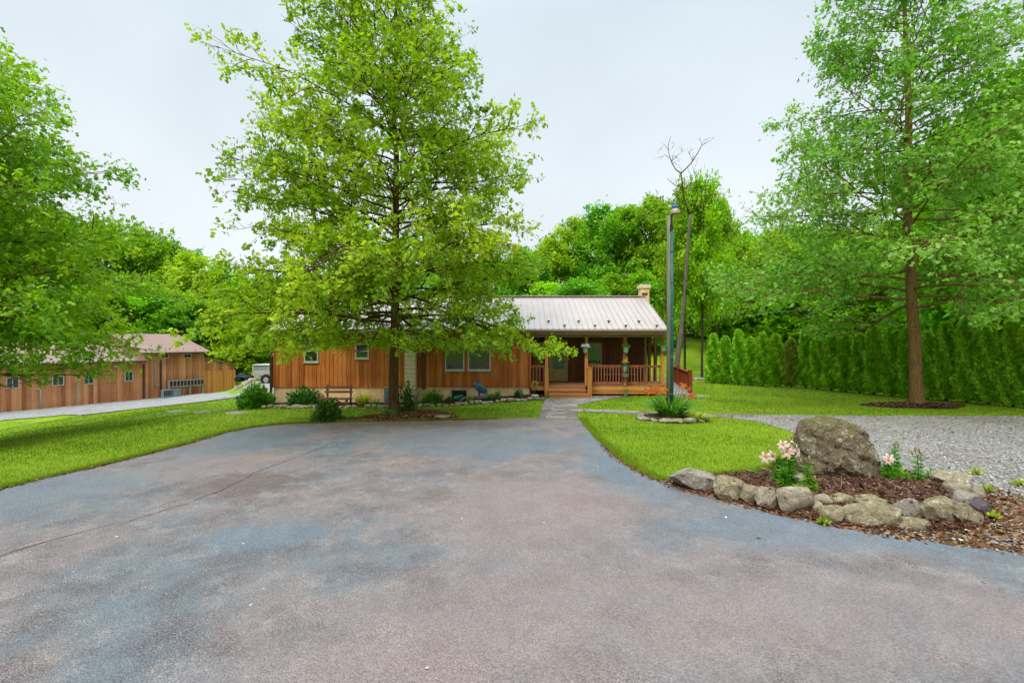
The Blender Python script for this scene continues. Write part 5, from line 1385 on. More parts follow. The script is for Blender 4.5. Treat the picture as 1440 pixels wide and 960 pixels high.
# ------------------------------------------------------------------ vehicles behind the house
vy = 34.0; z0 = hz(542, vy)
o = empty('off_road_vehicle', (hx(374, vy), vy, z0), 'boxy beige off-road vehicle with white roof parked behind the house corner', 'vehicle')
xa, xb = hx(354.5, vy), hx(398, vy)
zt, zw, zl = hz(512.5, vy), hz(521.5, vy), hz(528.5, vy)
m = MB(); m.box(xa + .02, xb, vy - .02, vy + 1.5, zl, zw); m.box(xa + .45, xb, vy + .05, vy + 1.45, zl - .25, zl); m.build('body', M['beige_body'], o, bevel=.04)
m = MB(); m.box(xa + .06, xb - .05, vy + .03, vy + 1.45, zw, zt - .06); m.build('windows', M['blind'], o)
m = MB(); m.box(xa, xb + .02, vy - .06, vy + 1.54, zt - .06, zt); m.build('roof', M['white'], o, bevel=.03)
m = MB()
for x in (xa + .03, xa + 1.1, xb - .1): m.box(x, x + .07, vy - .01, vy + .03, zw, zt - .06)
m.build('pillar', M['white'], o)
for x in (hx(374.5, vy), hx(396, vy)):
    m = MB(); rr_ = .40; zc = z0 + rr_
    m.tube([(x, vy - .06, zc), (x, vy - .04, zc), (x, vy + .2, zc), (x, vy + .22, zc)], [rr_*.9, rr_, rr_, rr_*.9], 22); wl = m.build('wheel', M['tyre'], o)
    m = MB(); m.tube([(x, vy - .075, zc), (x, vy - .05, zc)], [rr_*.35, rr_*.55], 16); m.build('rim', M['galv'], wl)
qy = 40.0; qx = hx(345, qy); z0 = hz(536.5, qy)
o = empty('quad_bike', (qx, qy, z0), 'dark blue quad bike parked on the pale stones beyond the shed', 'quad bike')
QUAD = o
m = MB(); m.prism([(qx - .8, z0 + .45), (qx - .9, z0 + .62), (qx - .35, z0 + .72), (qx, z0 + .6), (qx + .55, z0 + .66), (qx + .85, z0 + .78), (qx + .95, z0 + .6), (qx + .6, z0 + .42)], 'y', qy - .3, qy + .3); m.build('body', M['navy'], o, bevel=.04)
m = MB(); m.box(qx - .7, qx - .05, qy - .15, qy + .15, z0 + .72, z0 + .84); m.build('seat', M['black'], o, bevel=.04)
m = MB(); m.tube([(qx + .35, qy, z0 + .66), (qx + .28, qy, z0 + .98)], .03, 6); m.tube([(qx + .28, qy - .35, z0 + 1.0), (qx + .28, qy + .35, z0 + 1.0)], .025, 6); m.build('handlebar', M['black'], o)
for dx in (-.6, .6):
    for dy in (-.4, .4):
        m = MB(); m.tube([(qx + dx, qy + dy - .1, z0 + .28), (qx + dx, qy + dy + .1, z0 + .28)], .29, 16); m.build('wheel', M['tyre'], o)
QUAD.scale = (.78, .78, .78)
# ------------------------------------------------------------------ stones
def ico(sub):
    bm = bmesh.new(); bmesh.ops.create_icosphere(bm, subdivisions=sub, radius=1)
    V = np.array([v.co[:] for v in bm.verts]); Q = np.array([[v.index for v in f.verts] for f in bm.faces]); bm.free(); return V, Q
ICO = {k: ico(k) for k in (1, 2, 3, 4, 5, 6)}
def vnoise(P, seed, freq):
    """cheap smooth noise from sums of waves"""
    r = np.random.default_rng(seed); out = np.zeros(len(P)); a = 1
    for o in range(4):
        for _ in range(4):
            k = unit(r.normal(0, 1, 3))*freq*2**o; out += a*np.sin(P @ k + r.random()*6.28)*.25
        a *= .55
    return out
def stone_pts(seed, sub=3, cuts=11, rough=.06):
    r = np.random.default_rng(seed); V, Q = ICO[sub]; V = np.sign(V)*np.abs(V)**.55; V /= np.abs(V).max()
    for _ in range(cuts):
        n = unit(r.normal(0, 1, 3)); d = r.uniform(.72, 1.05); s = V @ n; V -= np.outer(np.maximum(s - d, 0)*.98, n)
    V = V*(1 + rough*vnoise(V, seed + 5, 2.4) + .035*vnoise(V, seed + 6, 7) + .02*vnoise(V, seed + 7, 18))[:, None]
    lo, hi = V.min(0), V.max(0); return (V - (lo + hi)/2)/((hi - lo)/2), Q
def stone(x, y, z, sx, sy, sz, seed, mt, label, group, rz=0.0, sub=3, cuts=11, tilt=0.0, name='edging_stone', cat='stone'):
    V, Q = stone_pts(seed, sub, cuts); V = V*np.array([sx, sy, sz])/2
    if tilt: c, s = math.cos(tilt), math.sin(tilt); V = np.stack([V[:, 0]*c - V[:, 2]*s, V[:, 1], V[:, 0]*s + V[:, 2]*c], 1)
    o = np_mesh(name, V - [0, 0, V[:, 2].min()], Q, mt, sm=True)
    o.data.set_sharp_from_angle(angle=R(32))
    o.location = (x, y, z - .02); o.rotation_euler = (0, 0, rz)
    return tag(o, label, cat, group)
EG = 'edging stones around the boulder bed'
ES = [  # u0,u1,v0,v1, ground row for the depth, material, tilt, cuts, label
 (948,1016,668,694,692,'rock_c',-.12,12,'long low grey stone at the left tip of the boulder bed'),
 (1009,1052,677,707,706,'rock_b',-.15,10,'lumpy mossy stone next to the long stone at the bed tip'),
 (1046,1076,684,712,712,'rock_b',.1,16,'squat ridged stone third from the left tip of the bed'),
 (1070,1101,690,719,718,'rock_a',-.35,14,'tan wedge-shaped stone leaning beside the big pale block'),
 (1100,1153,690,727,725,'rock_a',-.03,9,'big pale flat-faced block below the pink lilies'),
 (1144,1178,701,720,717,'rock_a',-.2,9,'smooth rounded stone perched right of the big pale block'),
 (1145,1161,707,724,724,'rock_a',.3,9,'small round tan stone wedged against the big pale block'),
 (1170,1206,701,720,716,'rock_b',-.1,10,'brownish stone set back between the lilies and the wide dark stone'),
 (1160,1194,714,739,738,'rock_b',.15,12,'knobbly grey-green stone in the front row right of the pale block'),
 (1196,1275,716,744,743,'rock_b',.03,11,'widest stone of the ring with a dark undercut face'),
 (1208,1257,703,722,720,'rock_b',0,8,'flat moss-topped stone lying above the widest stone'),
 (1267,1307,707,735,734,'rock_c',-.3,12,'smooth grey stone tilted down toward the right'),
 (1268,1318,733,747,747,'rock_b',0,9,'thin flat stone at the drive edge under the tilted grey one'),
 (1305,1357,705,740,739,'rock_b',.1,14,'large angular moss-green stone near the right end of the bed'),
 (1348,1379,696,722,720,'rock_c',-.2,10,'pale rounded stone leaning behind the angular mossy one'),
 (1344,1390,716,744,742,'rock_b',-.25,12,'sloping greenish slab at the right end of the front row'),
 (1375,1396,705,727,725,'rock_d',.2,10,'purple-grey rounded stone at the right corner of the bed'),
 (1324,1371,669,691,688,'rock_a',0,9,'flat-topped tan ledge stone on the gravel side of the bed'),
 (1343,1393,686,708,704,'rock_a',-.05,10,'low pale stone at the right corner between ledge and purple stones'),
 (1298,1338,666,680,676,'rock_c',0,9,'thin grey slab at the back of the bed behind the right lily'),
]
for i, (u0, u1, v0, v1, vg, mt, tl, cu, lab) in enumerate(ES):
    Y = CAMH*F/(vg - CY); k = Y/F; sx = (u1-u0)*k*.99; h = (v1-v0)*k*1.12; sy = min(max(sx*.6, .25), .5)
    zb = hz(v1, Y)
    stone((( u0+u1)/2 - CX)*k, Y + sy*.45, max(zb, .0), sx, sy, h, 100 + i*7, M[mt], lab, EG, rd.uniform(-.12, .12), 5, cu, tl)
# the boulder
def boulder():
    OUT = [(648,262),(656,232),(700,224),(776,226),(822,240),(868,276),(906,322),(930,362),(934,402),(918,450),(872,466),(800,472),(740,474),(690,470),(652,436),(648,350)]
    Y = 8.75; k = Y/F; O = [(880 + x/2.571, 500 + y/2.571) for x, y in OUT]
    cu, cv = 1184, 638; rel = [((u - cu)*k, (cv - v)*k) for u, v in O]
    an = np.array([math.atan2(b, a) for a, b in rel]); rr_ = np.array([math.hypot(a, b) for a, b in rel]); o_ = np.argsort(an); an, rr_ = an[o_], rr_[o_]
    an = np.concatenate([an[-3:] - 2*math.pi, an, an[:3] + 2*math.pi]); rr_ = np.concatenate([rr_[-3:], rr_, rr_[:3]])
    V, Q = ICO[6]; r = np.random.default_rng(3); V = V.copy()
    th = np.arctan2(V[:, 2], V[:, 0]); mg = np.hypot(V[:, 0], V[:, 2]); R_ = np.interp(th, an, rr_)
    P = np.stack([np.cos(th)*mg**.5*R_, V[:, 1]*.48, np.sin(th)*mg**.5*R_], 1)
    U = unit(V)
    # broad facets and a deep cleft on the left face
    for n, d in (((-.45, -.88, .15), .46), ((.3, -.92, .22), .40), ((.75, -.6, .3), .52), ((0, -.6, .8), .52), ((-.2, -.8, -.5), .47)):
        n = unit(np.array(n)); s = P @ n; P -= np.outer(np.maximum(s - d, 0)*.8, n)
    rdg = lambda sd, fq: np.clip(np.abs(vnoise((P + .03*vnoise(P, sd+50, 6)[:, None])*np.array([1.5, 1.5, .55]), sd, fq))*2.2, 0, 1)
    dsp = .035*vnoise(P, 8, 4) + .05*(rdg(21, 4) - .6) + .034*(rdg(23, 9) - .6) + .016*(rdg(24, 22) - .6) + .012*vnoise(P, 10, 45)
    xc = -.17 + .10*(P[:, 2] < 0)*(-P[:, 2]) + .05*np.sin(P[:, 2]*7); cl = np.exp(-((P[:, 0] - xc)/.05)**2)*np.clip((.32 - P[:, 2])*2, 0, 1)*(P[:, 1] < 0)
    dsp = dsp - .09*cl - .03*(np.sin(P[:, 2]*16 + P[:, 0]*7) > .72)*(P[:, 1] < 0)
    P = P + U*(dsp*(.3 + .75*np.abs(U[:, 1])))[:, None]
    o = np_mesh('boulder', P, Q, M['boulder'], sm=True); o.location = ((cu - CX)*k, Y + .1, hz(cv, Y) - .04)
    o.data.set_sharp_from_angle(angle=R(38))
    return tag(o, 'big upright mossy boulder standing in the mulch bed', 'boulder')
boulder()
stone((1124 - CX)*8.25/F, 8.25, .06, .24, .2, .17, 900, M['rock_c'], 'small pale stone at the left foot of the boulder', None, .3, 3, 8, .5)
# stones along the house bed, and around the daylilies
for i in range(46):
    t = (i + .5)/46; u = 348 + t*(768 - 348); vb = np.interp(u, [345, 560, 640, 700, 768], [573.5, 574, 570.5, 565.5, 562])
    p = gp(u, vb + rd.uniform(-.5, .5)); w = rd.uniform(.22, .42)
    if i == 17: continue
    stone(p.x, p.y, p.z, w, w*.7, rd.uniform(.11, .2), 300 + i, M[rd.choice(['rock_a','rock_c','rock_c','rock_b'])], f'small pale edging stone along the house bed, {nth(i + 1 - (i > 17))} from the left', 'edging stones along the house bed', rd.uniform(0, 3), 2, 8)
for i in range(15):
    a = math.pi*2*i/15 + rd.uniform(-.08, .08); w = rd.uniform(.24, .46)
    x, y = DB_c.x + math.cos(a)*1.02, DB_c.y + .25 + math.sin(a)*.82
    stone(x, y, .01, w, w*.7, rd.uniform(.10, .19), 500 + i, M[rd.choice(['rock_a','rock_c','rock_b'])], f'small edging stone ringing the daylily bed, {nth(i+1)} counterclockwise from its right end', 'edging stones around the daylily bed', a + 1.57, 2, 8)
for i, (u, v, w) in enumerate([(598,588,.5),(612,586,.35),(585,587,.4),(622,589,.55)]):
    p = gp(u, v); stone(p.x, p.y, .03, w, w*.6, .12, 700 + i, M[['rock_b','rock_a','rock_c','rock_a'][i]], ['mossy flat stone right of the maple foot','small tan stone behind the leaf pile by the maple','grey stone nearest the maple trunk','long pale slab at the right end of the leaf pile'][i], 'stones by the maple', rd.uniform(-.3, .3), 3, 9)
for i, (u, v, w) in enumerate([(248,578.5,.9),(287,580,.6),(331,580.5,.8)]):
    p = gp(u, v); stone(p.x, p.y, p.z - .03, w, w*.8, .09, 760 + i, M['rock_c'], ['flat pale stepping stone in the left lawn, farthest from the house','smallest flat pale stone set in the left lawn','flat pale stone in the left lawn nearest the house corner'][i], 'flat stones in the left lawn', 0, 3, 6, name='stepping_stone')
for i in range(9):
    u = 332 + i*4.6; p = at(u, 536.5 + rd.uniform(-1, 1), 39.2); w = rd.uniform(.35, .7)
    stone(p.x, p.y + .3, gzf(p.x, p.y) - .05, w, w*.7, w*.7 + .12, 800 + i, M['rock_c'], f'pale rubble stone bordering the grass behind the shed, {nth(i+1)} from the left', 'pale rubble stones behind the shed', rd.uniform(0, 3), 2, 8, name='rubble_stone')
for i in range(7):
    u = 978 + i*4.2; p = gp(u, 534.5); w = rd.uniform(.3, .5)
    stone(p.x, p.y, p.z, w, w*.7, w*.45, 830 + i, M['rock_c'], f'pale stone at the foot of the bank beyond the ramp, {nth(i+1)} from the left', 'pale stones at the foot of the bank', rd.uniform(0, 3), 2, 8, name='border_stone')

# ------------------------------------------------------------------ flowers
def petal_mat(name, c1, c2, c3):
    t = NT(name); a = t.n('Attribute', attribute_name='tint')
    col = t.ramp(a.outputs['Fac'], [(0, c1), (.5, c2), (1, c3)])
    p = t.prin(col, .5, .3, finish=False); tr = t.n('BsdfTranslucent'); t.link(col, tr.inputs[0]); ms = t.n('MixShader'); ms.inputs[0].default_value = .35
    t.link(p, ms.inputs[1]); t.link(tr.outputs[0], ms.inputs[2]); t.link(ms.outputs[0], t.out.inputs[0]); return t.m
M['pink_lily'] = petal_mat('pink_lily_petal', lin(228,196,110,.78), lin(246,200,190,.78), lin(252,226,216,.8))
M['day_lily'] = petal_mat('orange_daylily_petal', lin(236,160,30,.6), lin(238,110,24,.6), lin(222,76,30,.6))
M['bud'] = petal_mat('lily_bud', lin(150,180,70,.6), lin(214,204,120,.6), lin(236,200,160,.6))
def flower(parent, c, axis, r, mt, n=6, wide=.44, curl=.6):
    """open trumpet of six petals, tint runs from throat to tip"""
    c = np.array(c, float); ax = unit(np.array(axis, float)); e1 = unit(np.cross(ax, [.3, .2, .9])); e2 = np.cross(ax, e1); V = []; Q = []; tn = []
    for k in range(n):
        a = 2*math.pi*k/n + (.1 if k % 2 else 0); o = e1*math.cos(a) + e2*math.sin(a); s = -e1*math.sin(a) + e2*math.cos(a); b0 = len(V)
        for j, t in enumerate((0, .3, .6, .85, 1)):
            p = c + o*r*(t**1.1) + ax*r*(.75*t**.6 - curl*t**2.4); w = r*wide*(math.sin(math.pi*min(.04 + t*.9, 1))**.8)*.5 + .001
            V += [p - s*w + ax*w*.25, p, p + s*w + ax*w*.25]; tn += [t]*3
        for j in range(4):
            for q in (0, 1): Q.append((b0 + j*3 + q, b0 + j*3 + q + 1, b0 + j*3 + q + 4, b0 + j*3 + q + 3))
    off = wloc(parent)
    np_mesh('flower', np.array(V) - np.array(off), np.array(Q), mt, parent, np.array(tn), sm=True)
def bud(parent, c, axis, L, mt='bud'):
    c = Vector(c); a = Vector(axis).normalized(); m = MB(); m.tube([c, c + a*L*.35, c + a*L*.75, c + a*L], [.006, .016, .013, .003], 7)
    o = m.build('bud', M[mt], parent, sm=True); me = o.data; at_ = me.attributes.new('tint', 'FLOAT', 'POINT'); at_.data.foreach_set('value', np.repeat([.0, .4, .7, 1], 7).astype(np.float32))
def lily(u, vb, stems, label, Y=None, name='lily_plant'):
    """stems: (u top, v top, depth offset, leaf len, flowers [(u, v, axis)], buds [(u, v)])"""
    Y = Y or CAMH*F/(vb - CY); x0 = hx(u, Y)
    o = empty(name, (x0, Y, hz(vb, Y)), label, 'lily', 'lilies around the boulder'); z0 = hz(vb, Y) - .02
    LV, LD, LN, LS = [], [], [], []
    for (ut, vt, dy, ll, ub, nl) , fl, bd in stems:
        y = Y + dy; bx = hx(ub, y); top = Vector((hx(ut, y), y, hz(vt, y))); base = Vector((bx, y, z0)); mid = base.lerp(top, .5) + Vector((rd.uniform(-.02, .02), 0, .0))
        m = MB(); m.tube([base, mid, top], [.011, .009, .006], 6); m.build('stem', M['stem_green'], o, sm=True)
        for k in range(int(nl*1.5)):
            t = .05 + .92*rd.random(); p = base.lerp(mid, t*2) if t < .5 else mid.lerp(top, t*2 - 1); a = k*2.4 + rd.random()*.6
            LV.append(p); d = Vector((math.cos(a), math.sin(a), rd.uniform(-.1, .5))); LD.append(d); LN.append((rd.uniform(-.2, .2), rd.uniform(-.2, .2), 1)); L = ll*(1.1 - .4*t)*rd.uniform(.8, 1.2); LS.append((L*.32, L, L*1.2))
        for (fu, fv, ax, r) in fl:
            c = Vector((hx(fu, y), y - .05 + rd.uniform(-.05, .05), hz(fv, y))); m = MB(); m.tube([top - Vector((0, 0, .06)), (top + c)/2 + Vector((0, 0, -.02)), c], [.005, .004, .005], 5); m.build('flower_stalk', M['stem_green'], o, sm=True)
            flower(o, c - Vector(ax).normalized()*.03, ax, r, M['pink_lily'])
        for (fu, fv) in bd:
            c = Vector((hx(fu, y), y, hz(fv, y))); m = MB(); m.tube([top - Vector((0, 0, .05)), c], [.004, .004], 5); m.build('flower_stalk', M['stem_green'], o, sm=True); bud(o, c, (rd.uniform(-.3, .3), -.1, 1), .10)
    off = np.array(wloc(o)); V, Q = scatter(np.array([p[:] for p in LV]) - off, np.array([d[:] for d in LD]), np.array(LN), np.array(LS), OVAL_V, OVAL_Q)
    np_mesh('foliage', V, Q, M['leaf_lily'], o, np.repeat(np.clip(rs.normal(.5, .2, len(LV)), 0, 1), 5))
    return o
lily(1105, 690, [
  ((1109, 622, 0, .17, 1109, 170), [(1103,634,(-.25,-1,.35),.118),(1118,634,(.55,-.8,.2),.11),(1097,624,(-.7,-.5,.5),.10),(1115,622,(.5,-.2,.6),.105),(1110,628,(.0,-.9,.6),.10)], [(1107,620),(1112,618)]),
  ((1091, 640, .12, .16, 1098, 130), [(1074,642,(-.7,-.7,.3),.11),(1085,641,(.4,-.9,.3),.11)], [(1079,633),(1098,646)]),
  ((1100, 655, -.1, .15, 1102, 90), [], [(1098,647),(1107,648)])],
  'tall clump of lilies with open pink trumpets left of the boulder')
lily(1136, 699, [((1135, 652, 0, .13, 1134, 110), [], [(1127,652),(1137,648)]), ((1146, 672, -.05, .13, 1142, 80), [], [(1147,676),(1146,680)])], 'short pale green lily clump in bud at the left foot of the boulder')
lily(1066, 675, [((1066, 655, 0, .26, 1066, 14), [], [])], 'young broad-leaved lily shoot near the left tip of the boulder bed')
lily(1252, 682, [((1249, 645, 0, .15, 1248, 130), [(1250,644,(-.2,-.8,.4),.10),(1245,646,(-.6,-.5,.3),.08)], []), ((1259, 627, .1, .14, 1258, 110), [], [(1257,627),(1260,625),(1263,628)])], 'leafy lily clump with one fading pink bloom right of the boulder')
lily(1289, 684, [((1290, 640, 0, .13, 1290, 70), [], [(1283,640),(1293,636),(1296,641),(1287,634)]), ((1280, 672, .05, .15, 1281, 60), [], []), ((1305, 676, .05, .15, 1302, 50), [], [])], 'lone lily stem in bud at the right end of the boulder bed')
# bare dry stalks in the mulch before the boulder
p = gp(1182, 697); o = empty('dry_stalk', (p.x, p.y, .08), 'thin bare tan stalks sprouting from the mulch before the boulder', 'stalks')
m = MB()
for ut, vt in ((1170,672),(1183,668),(1176,690)): q = at(ut, vt, p.y); m.tube([(p.x, p.y, .06), ((p.x+q.x)/2 + .01, p.y, (.06 + q.z)/2), tuple(q)], [.008, .006, .003], 5)
m.build('stems', M['cream'], o)
d = unit(rs.normal(0, 1, (14, 3))*np.array([1, 1, .2])); V, Q = scatter(np.zeros((14, 3)) + [.05, 0, .02], d, np.tile([0, 0, 1.], (14, 1)), .14*rs.uniform(.6, 1.2, 14), OVAL_V, OVAL_Q); np_mesh('foliage', V, Q, M['leaf_gold'], o, np.repeat(rs.random(14), 5))
for u, v, lab in ((1330, 682, 'low light green leafy plant beside the ledge stone'), (1270, 680, 'low pale foliage between the two right lilies'), (1137, 702, 'low feathery leaves in front of the short lily clump')):
    px_shrub('bedding_plant', u, v, 34, 11, 'leaf_lily', lab, 220, .10, cat='plant')
for i, (u, v) in enumerate(((1376, 669), (1400, 733), (1393, 694), (1437, 685), (1160, 741))):
    px_shrub('weed', u, v, 13, 6, 'leaf_gold', ['yellow-green weed in the gravel behind the ledge stone','yellow-green weed in the gravel right of the purple stone','small weed sprouting beside the low pale corner stone','weed in the gravel at the right edge of the picture','tiny weed at the drive edge under the knobbly stone'][i], 70, .06, cat='weed')
# daylilies by the pole
o = grass_clump('daylily_clump', (DB_c.x - .05, DB_c.y + .35, .08), .98, .9, 420, 'leaf_strap', 'clump of arching daylily leaves with orange flowers around the lamp pole', 'daylilies', .04, arch=.55)
o['category'] = 'daylilies'
Yd = DB_c.y + .2; off = wloc(o)
FL = [(907,549),(915,545),(921,548),(927,543),(917,551),(934,552),(911,553),(957,541),(962,543),(968,547),(971,558),(975,556),(961,557),(938,547),(924,553)]
for i, (u, v) in enumerate(FL):
    y = Yd + rd.uniform(-.3, .3); top = Vector((hx(u, y), y, hz(v, y))); b_ = Vector((off.x + (top.x - off.x)*.35, off.y + rd.uniform(-.15, .15), .1))
    m = MB(); m.tube([b_, b_.lerp(top, .55) + Vector((0, 0, .06)), top], [.009, .007, .005], 5); m.build('stem', M['stem_green'], o, sm=True)
    flower(o, top, (rd.uniform(-.6, .6), -1, rd.uniform(.1, .7)), rd.uniform(.085, .115), M['day_lily'], wide=.42)
    if i % 2: bud(o, top + Vector((rd.uniform(-.08, .08), 0, .0)), (rd.uniform(-.4, .4), -.2, .9), .09)
p = gp(985, 594); grass_clump('hosta', (p.x, p.y + .2, .06), .5, .30, 60, 'leaf_gold', 'spreading yellow-green hosta at the right of the daylily bed', 'plant', .07)

# ------------------------------------------------------------------ ground cover that nobody could count
def scatter_in(poly, n, rng, falloff=None, ymax=None):
    q = np.asarray([p[:2] for p in poly]); lo, hi = q.min(0), q.max(0); out = []; tot = 0
    while tot < n:
        P = rng.uniform(lo, hi, (n*2, 2)); P = P[inside(P, poly)]
        if falloff: P = P[rng.random(len(P)) < np.clip((falloff/np.maximum(np.hypot(P[:, 0], P[:, 1]), .1))**2, 0, 1)]
        out.append(P); tot += len(P)
    return np.concatenate(out)[:n]
PEB_V = np.array([(1,0,0),(0,1,0),(-1,0,0),(0,-1,0),(0,0,.8),(0,0,-.6),(.7,.6,.25),(-.6,-.7,.2)], float)
PEB_Q = np.array([(0,6,4),(6,1,4),(1,2,4),(2,7,4),(7,3,4),(3,0,4),(0,1,6),(2,3,7)])
rp_ = np.random.default_rng(12)
def pebbles(P, size, m, name, label, kind, z=.012, flat=.6):
    n = len(P); a = rp_.random(n)*6.283; d = np.stack([np.cos(a), np.sin(a), rp_.normal(0, .2, n)], 1); nr = np.stack([rp_.normal(0, .25, n), rp_.normal(0, .25, n), np.ones(n)], 1)
    s = size*np.exp(rp_.normal(0, .4, n)); S = np.stack([s*rp_.uniform(.6, 1, n), s, s*flat*rp_.uniform(.7, 1.2, n)], 1)
    V, Q = scatter(np.c_[P, np.full(n, z) + s*flat*.3] if np.isscalar(z) else np.c_[P, z + s*flat*.3], d, nr, S, PEB_V, PEB_Q)
    o = np_mesh(name, V, Q, m, None, np.repeat(np.clip(rp_.normal(.5, .27, n), 0, 1), len(PEB_V)))
    return tag(o, label, kind, kind='stuff')
bedq = [tuple(p) for p in BED]
P = scatter_in(LOT, 90000, rp_, 9.0); P = P[~inside(P, bedq)]
pebbles(P, .0145, M['pebble'], 'gravel', 'loose grey gravel stones covering the right parking lot', 'gravel')
def chips(poly, n, zfun, size, m, name, label, cat):
    P = scatter_in(poly, n, rp_); a = rp_.random(n)*6.283
    d = np.stack([np.cos(a), np.sin(a), rp_.normal(0, .35, n)], 1); nr = np.stack([rp_.normal(0, .5, n), rp_.normal(0, .5, n), np.ones(n)], 1)
    s = size*np.exp(rp_.normal(0, .35, n)); S = np.stack([s*.4*rp_.uniform(.6, 1.4, n), s, s*.2], 1)
    V, Q = scatter(np.c_[P, zfun(P) + .012], d, nr, S, PEB_V, PEB_Q)
    return tag(np_mesh(name, V, Q, m, None, np.repeat(np.clip(rp_.normal(.45, .28, n), 0, 1), len(PEB_V))), label, cat, kind='stuff')
def mound_z(poly, top, z0):
    q = np.asarray([p[:2] for p in poly]); c = q.mean(0); ang = np.arctan2(q[:, 1]-c[1], q[:, 0]-c[0]); rad = np.hypot(q[:, 0]-c[0], q[:, 1]-c[1]); o_ = np.argsort(ang)
    def f(P):
        a = np.arctan2(P[:, 1]-c[1], P[:, 0]-c[0]); r_ = np.hypot(P[:, 0]-c[0], P[:, 1]-c[1]); s = np.clip(r_/np.interp(a, ang[o_], rad[o_], period=2*math.pi), 0, 1)
        return z0 + top*(1 - s**2.5)
    return f
chips(BED, 15000, mound_z(BED, .10, .03), .034, M['chip'], 'bark_chips', 'loose red-brown bark chips over the boulder bed', 'mulch')
chips(RB, 4500, mound_z(RB, .10, .024), .04, M['chip'], 'bark_chips', 'loose bark chips around the foot of the tall right oak', 'mulch')
chips(TB, 3500, mound_z(TB, .10, .024), .05, M['litter'], 'dead_leaves', 'brown dead leaves lying around the foot of the maple', 'leaf litter')
chips(SILT, 2600, lambda P: np.full(len(P), .014), .035, M['litter'], 'leaf_litter', 'dead leaves and bark scattered outside the edging stones of the boulder bed', 'leaf litter')
pebbles(scatter_in(SILT, 4200, rp_), .0125, M['pebble'], 'grit', 'grit and small stones outside the edging stones of the boulder bed', 'grit', z=.013)
# silt, leaves and chips washed along the edge of the driveway
def edge_litter(line, n, spread, m, name, label, cat, size, zz=.02, shift=0.0):
    L = np.asarray(line); k = rp_.integers(0, len(L)-1, n); t = rp_.random((n, 1)); P = L[k]*(1-t) + L[k+1]*t + rp_.normal(0, spread, (n, 2))
    P[:, 1] += shift
    a = rp_.random(n)*6.283; d = np.stack([np.cos(a), np.sin(a), rp_.normal(0, .3, n)], 1); nr = np.stack([rp_.normal(0, .4, n), rp_.normal(0, .4, n), np.ones(n)], 1)
    s = size*np.exp(rp_.normal(0, .4, n)); S = np.stack([s*.5, s, s*.2], 1)
    V, Q = scatter(np.c_[P, np.full(n, zz)], d, nr, S, PEB_V, PEB_Q)
    return tag(np_mesh(name, V, Q, m, None, np.repeat(np.clip(rp_.normal(.45, .28, n), 0, 1), len(PEB_V))), label, cat, kind='stuff')
edge_litter(dr[dr[:, 1] < 12], 5200, .07, M['litter'], 'leaf_litter', 'brown litter washed along the right edge of the driveway', 'leaf litter', .026)
edge_litter(dl[dl[:, 1] > 6], 4200, .05, M['litter'], 'leaf_litter', 'brown litter washed along the left edge of the driveway', 'leaf litter', .026)
gl = np.array([tuple(gp(u, v)[:2]) for u, v in ((1385,748),(1405,735),(1415,712),(1400,690),(1440,760))]); edge_litter(gl, 1500, .28, M['litter'], 'leaf_litter', 'brown leaves and bark strewn over the gravel at the right end of the bed', 'leaf litter', .035)
P = np.stack([rp_.uniform(-8, 9, 260), rp_.uniform(3.4, 14, 260)], 1); P = P[inside(P, DRIVE)]
pebbles(P, .011, M['pebble'], 'grit', 'scattered grit and crumbs lying on the driveway', 'grit', z=.017)
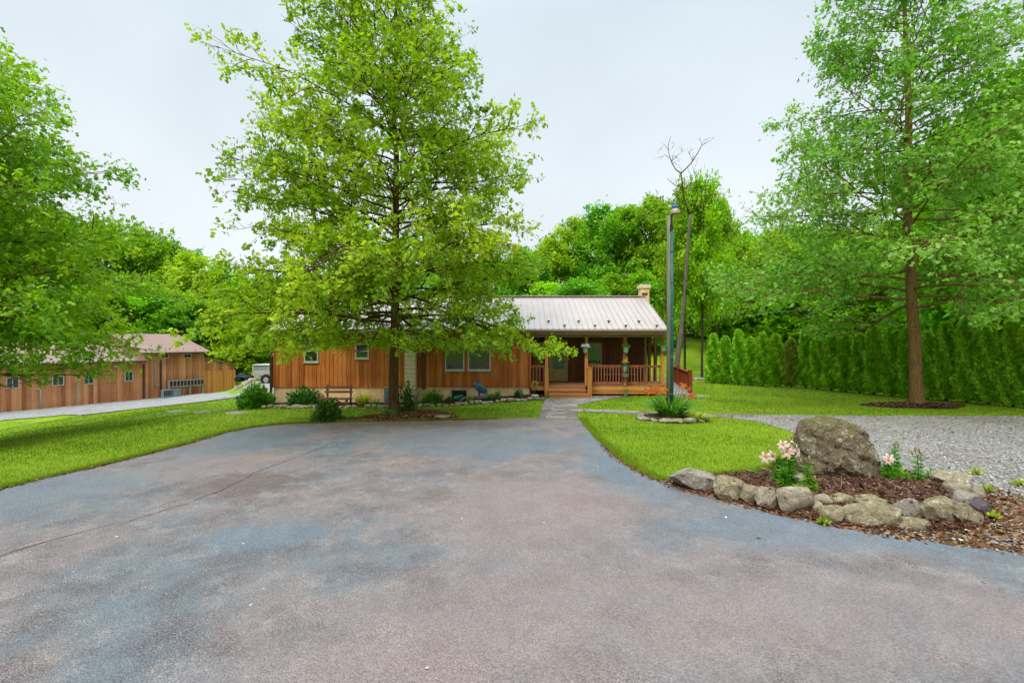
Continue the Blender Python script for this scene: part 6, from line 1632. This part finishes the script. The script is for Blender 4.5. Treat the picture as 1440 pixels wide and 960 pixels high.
# grass
def grass(n, box, fall, hgt, wid, name):
    P = np.stack([rp_.uniform(box[0], box[1], n*6), rp_.uniform(box[2], box[3], n*6)], 1)
    P = P[rp_.random(len(P)) < np.clip((fall/np.hypot(P[:, 0], P[:, 1]))**2, 0, 1)]
    P = P[np.abs(P[:, 0]) < P[:, 1]*1.35 + 1.0]
    for poly in (DRIVE, FLAG, WALK, LOT, BED, TB, RB, DB, SILT):
        q = np.asarray([p[:2] for p in poly]); P = P[~inside(P, [tuple(a) for a in q])]
    bp = [gp(u, v) for u, v in ((345,573),(452,573),(560,573),(640,570),(700,565),(768,561.5))]; xb = np.interp(P[:, 0], [b_.x for b_ in bp], [b_.y for b_ in bp])
    P = P[~((P[:, 0] > bp[0].x) & (P[:, 1] > xb) & (P[:, 1] < 31) & (P[:, 0] < 1.5))]
    P = P[~((P[:, 0] > 1.0) & (P[:, 0] < 8.9) & (P[:, 1] > 21.6))]
    P = P[:n]; n = len(P); print(name, n)
    a = rp_.random(n)*6.283; le = rp_.normal(0, .35, (n, 2)); d = np.c_[le, np.ones(n)]
    f = np.stack([np.cos(a), np.sin(a), np.zeros(n)], 1)
    dist = np.hypot(P[:, 0], P[:, 1]); sc = np.clip(dist/10, .8, 2.4)
    h = hgt*rp_.uniform(.6, 1.3, n); S = np.stack([wid*sc, h, h*.6], 1)
    V, Q = scatter(np.c_[P, gz(P[:, 0], P[:, 1])], d, f, S, np.array([(-.5,0,0),(.5,0,0),(0,1,.35)], float), np.array([(0,1,2)]))
    cl = .5 + .14*np.sin(P[:, 0]*.45 + 2*np.sin(P[:, 1]*.35)) + .10*np.sin(P[:, 0]*1.3 + 1.7*np.sin(P[:, 1]*.9)) + .10*np.sin(P[:, 1]*2.1 + P[:, 0]*.7) + rp_.normal(0, .24, n)
    return tag(np_mesh(name, V, Q, M['blade'], None, np.repeat(np.clip(cl, 0, 1), 3)), 'short mown lawn grass', 'grass', kind='stuff')
grass(330000, (-34, 26, 5, 34), 9.5, .055, .011, 'grass')
# longer fringe hanging over the pavement and stones
def fringe(line, n, spread, hgt, label):
    L = np.asarray(line); k = rp_.integers(0, len(L)-1, n); t = rp_.random((n, 1)); P = L[k]*(1-t) + L[k+1]*t; tg = unit(L[k+1]-L[k]); nn = np.stack([-tg[:, 1], tg[:, 0]], 1)
    P = P + nn*np.abs(rp_.normal(0, spread, (n, 1)))*label[1] - nn*label[1]*.015
    keep = ~inside(P, [tuple(a) for a in BED]) & ~inside(P, [tuple(a) for a in TB]) & ~inside(P, [tuple(a) for a in LOT]) & ~inside(P, [tuple(a[:2]) for a in FLAG])
    P = P[keep]; nn = nn[keep]; n = len(P); d = np.c_[rp_.normal(0, .5, (n, 2)) - nn*label[1]*.35, np.ones(n)]; a = rp_.random(n)*6.283
    h = hgt*rp_.uniform(.5, 1.5, n); S = np.stack([np.full(n, .012), h, h*.6], 1)
    V, Q = scatter(np.c_[P, gz(P[:, 0], P[:, 1])], d, np.stack([np.cos(a), np.sin(a), np.zeros(n)], 1), S, np.array([(-.5,0,0),(.5,0,0),(0,1,.35)], float), np.array([(0,1,2)]))
    return tag(np_mesh('grass', V, Q, M['blade'], None, np.repeat(np.clip(rp_.normal(.5, .22, n), 0, 1), 3)), label[0], 'grass', kind='stuff')
fringe(dl[(dl[:, 1] > 5)], 26000, .09, .075, ('longer grass fringe along the left edge of the driveway', 1))
fringe(dr[(dr[:, 1] > 8.55)], 16000, .09, .075, ('longer grass fringe along the right edge of the driveway', 1))
fringe(np.asarray([q for q in BED if q[1] > 8.45 and q[0] < 6.2]), 7000, .07, .08, ('longer grass tufts around the boulder bed', -1 if True else 1))
SC.view_layers[0].update()
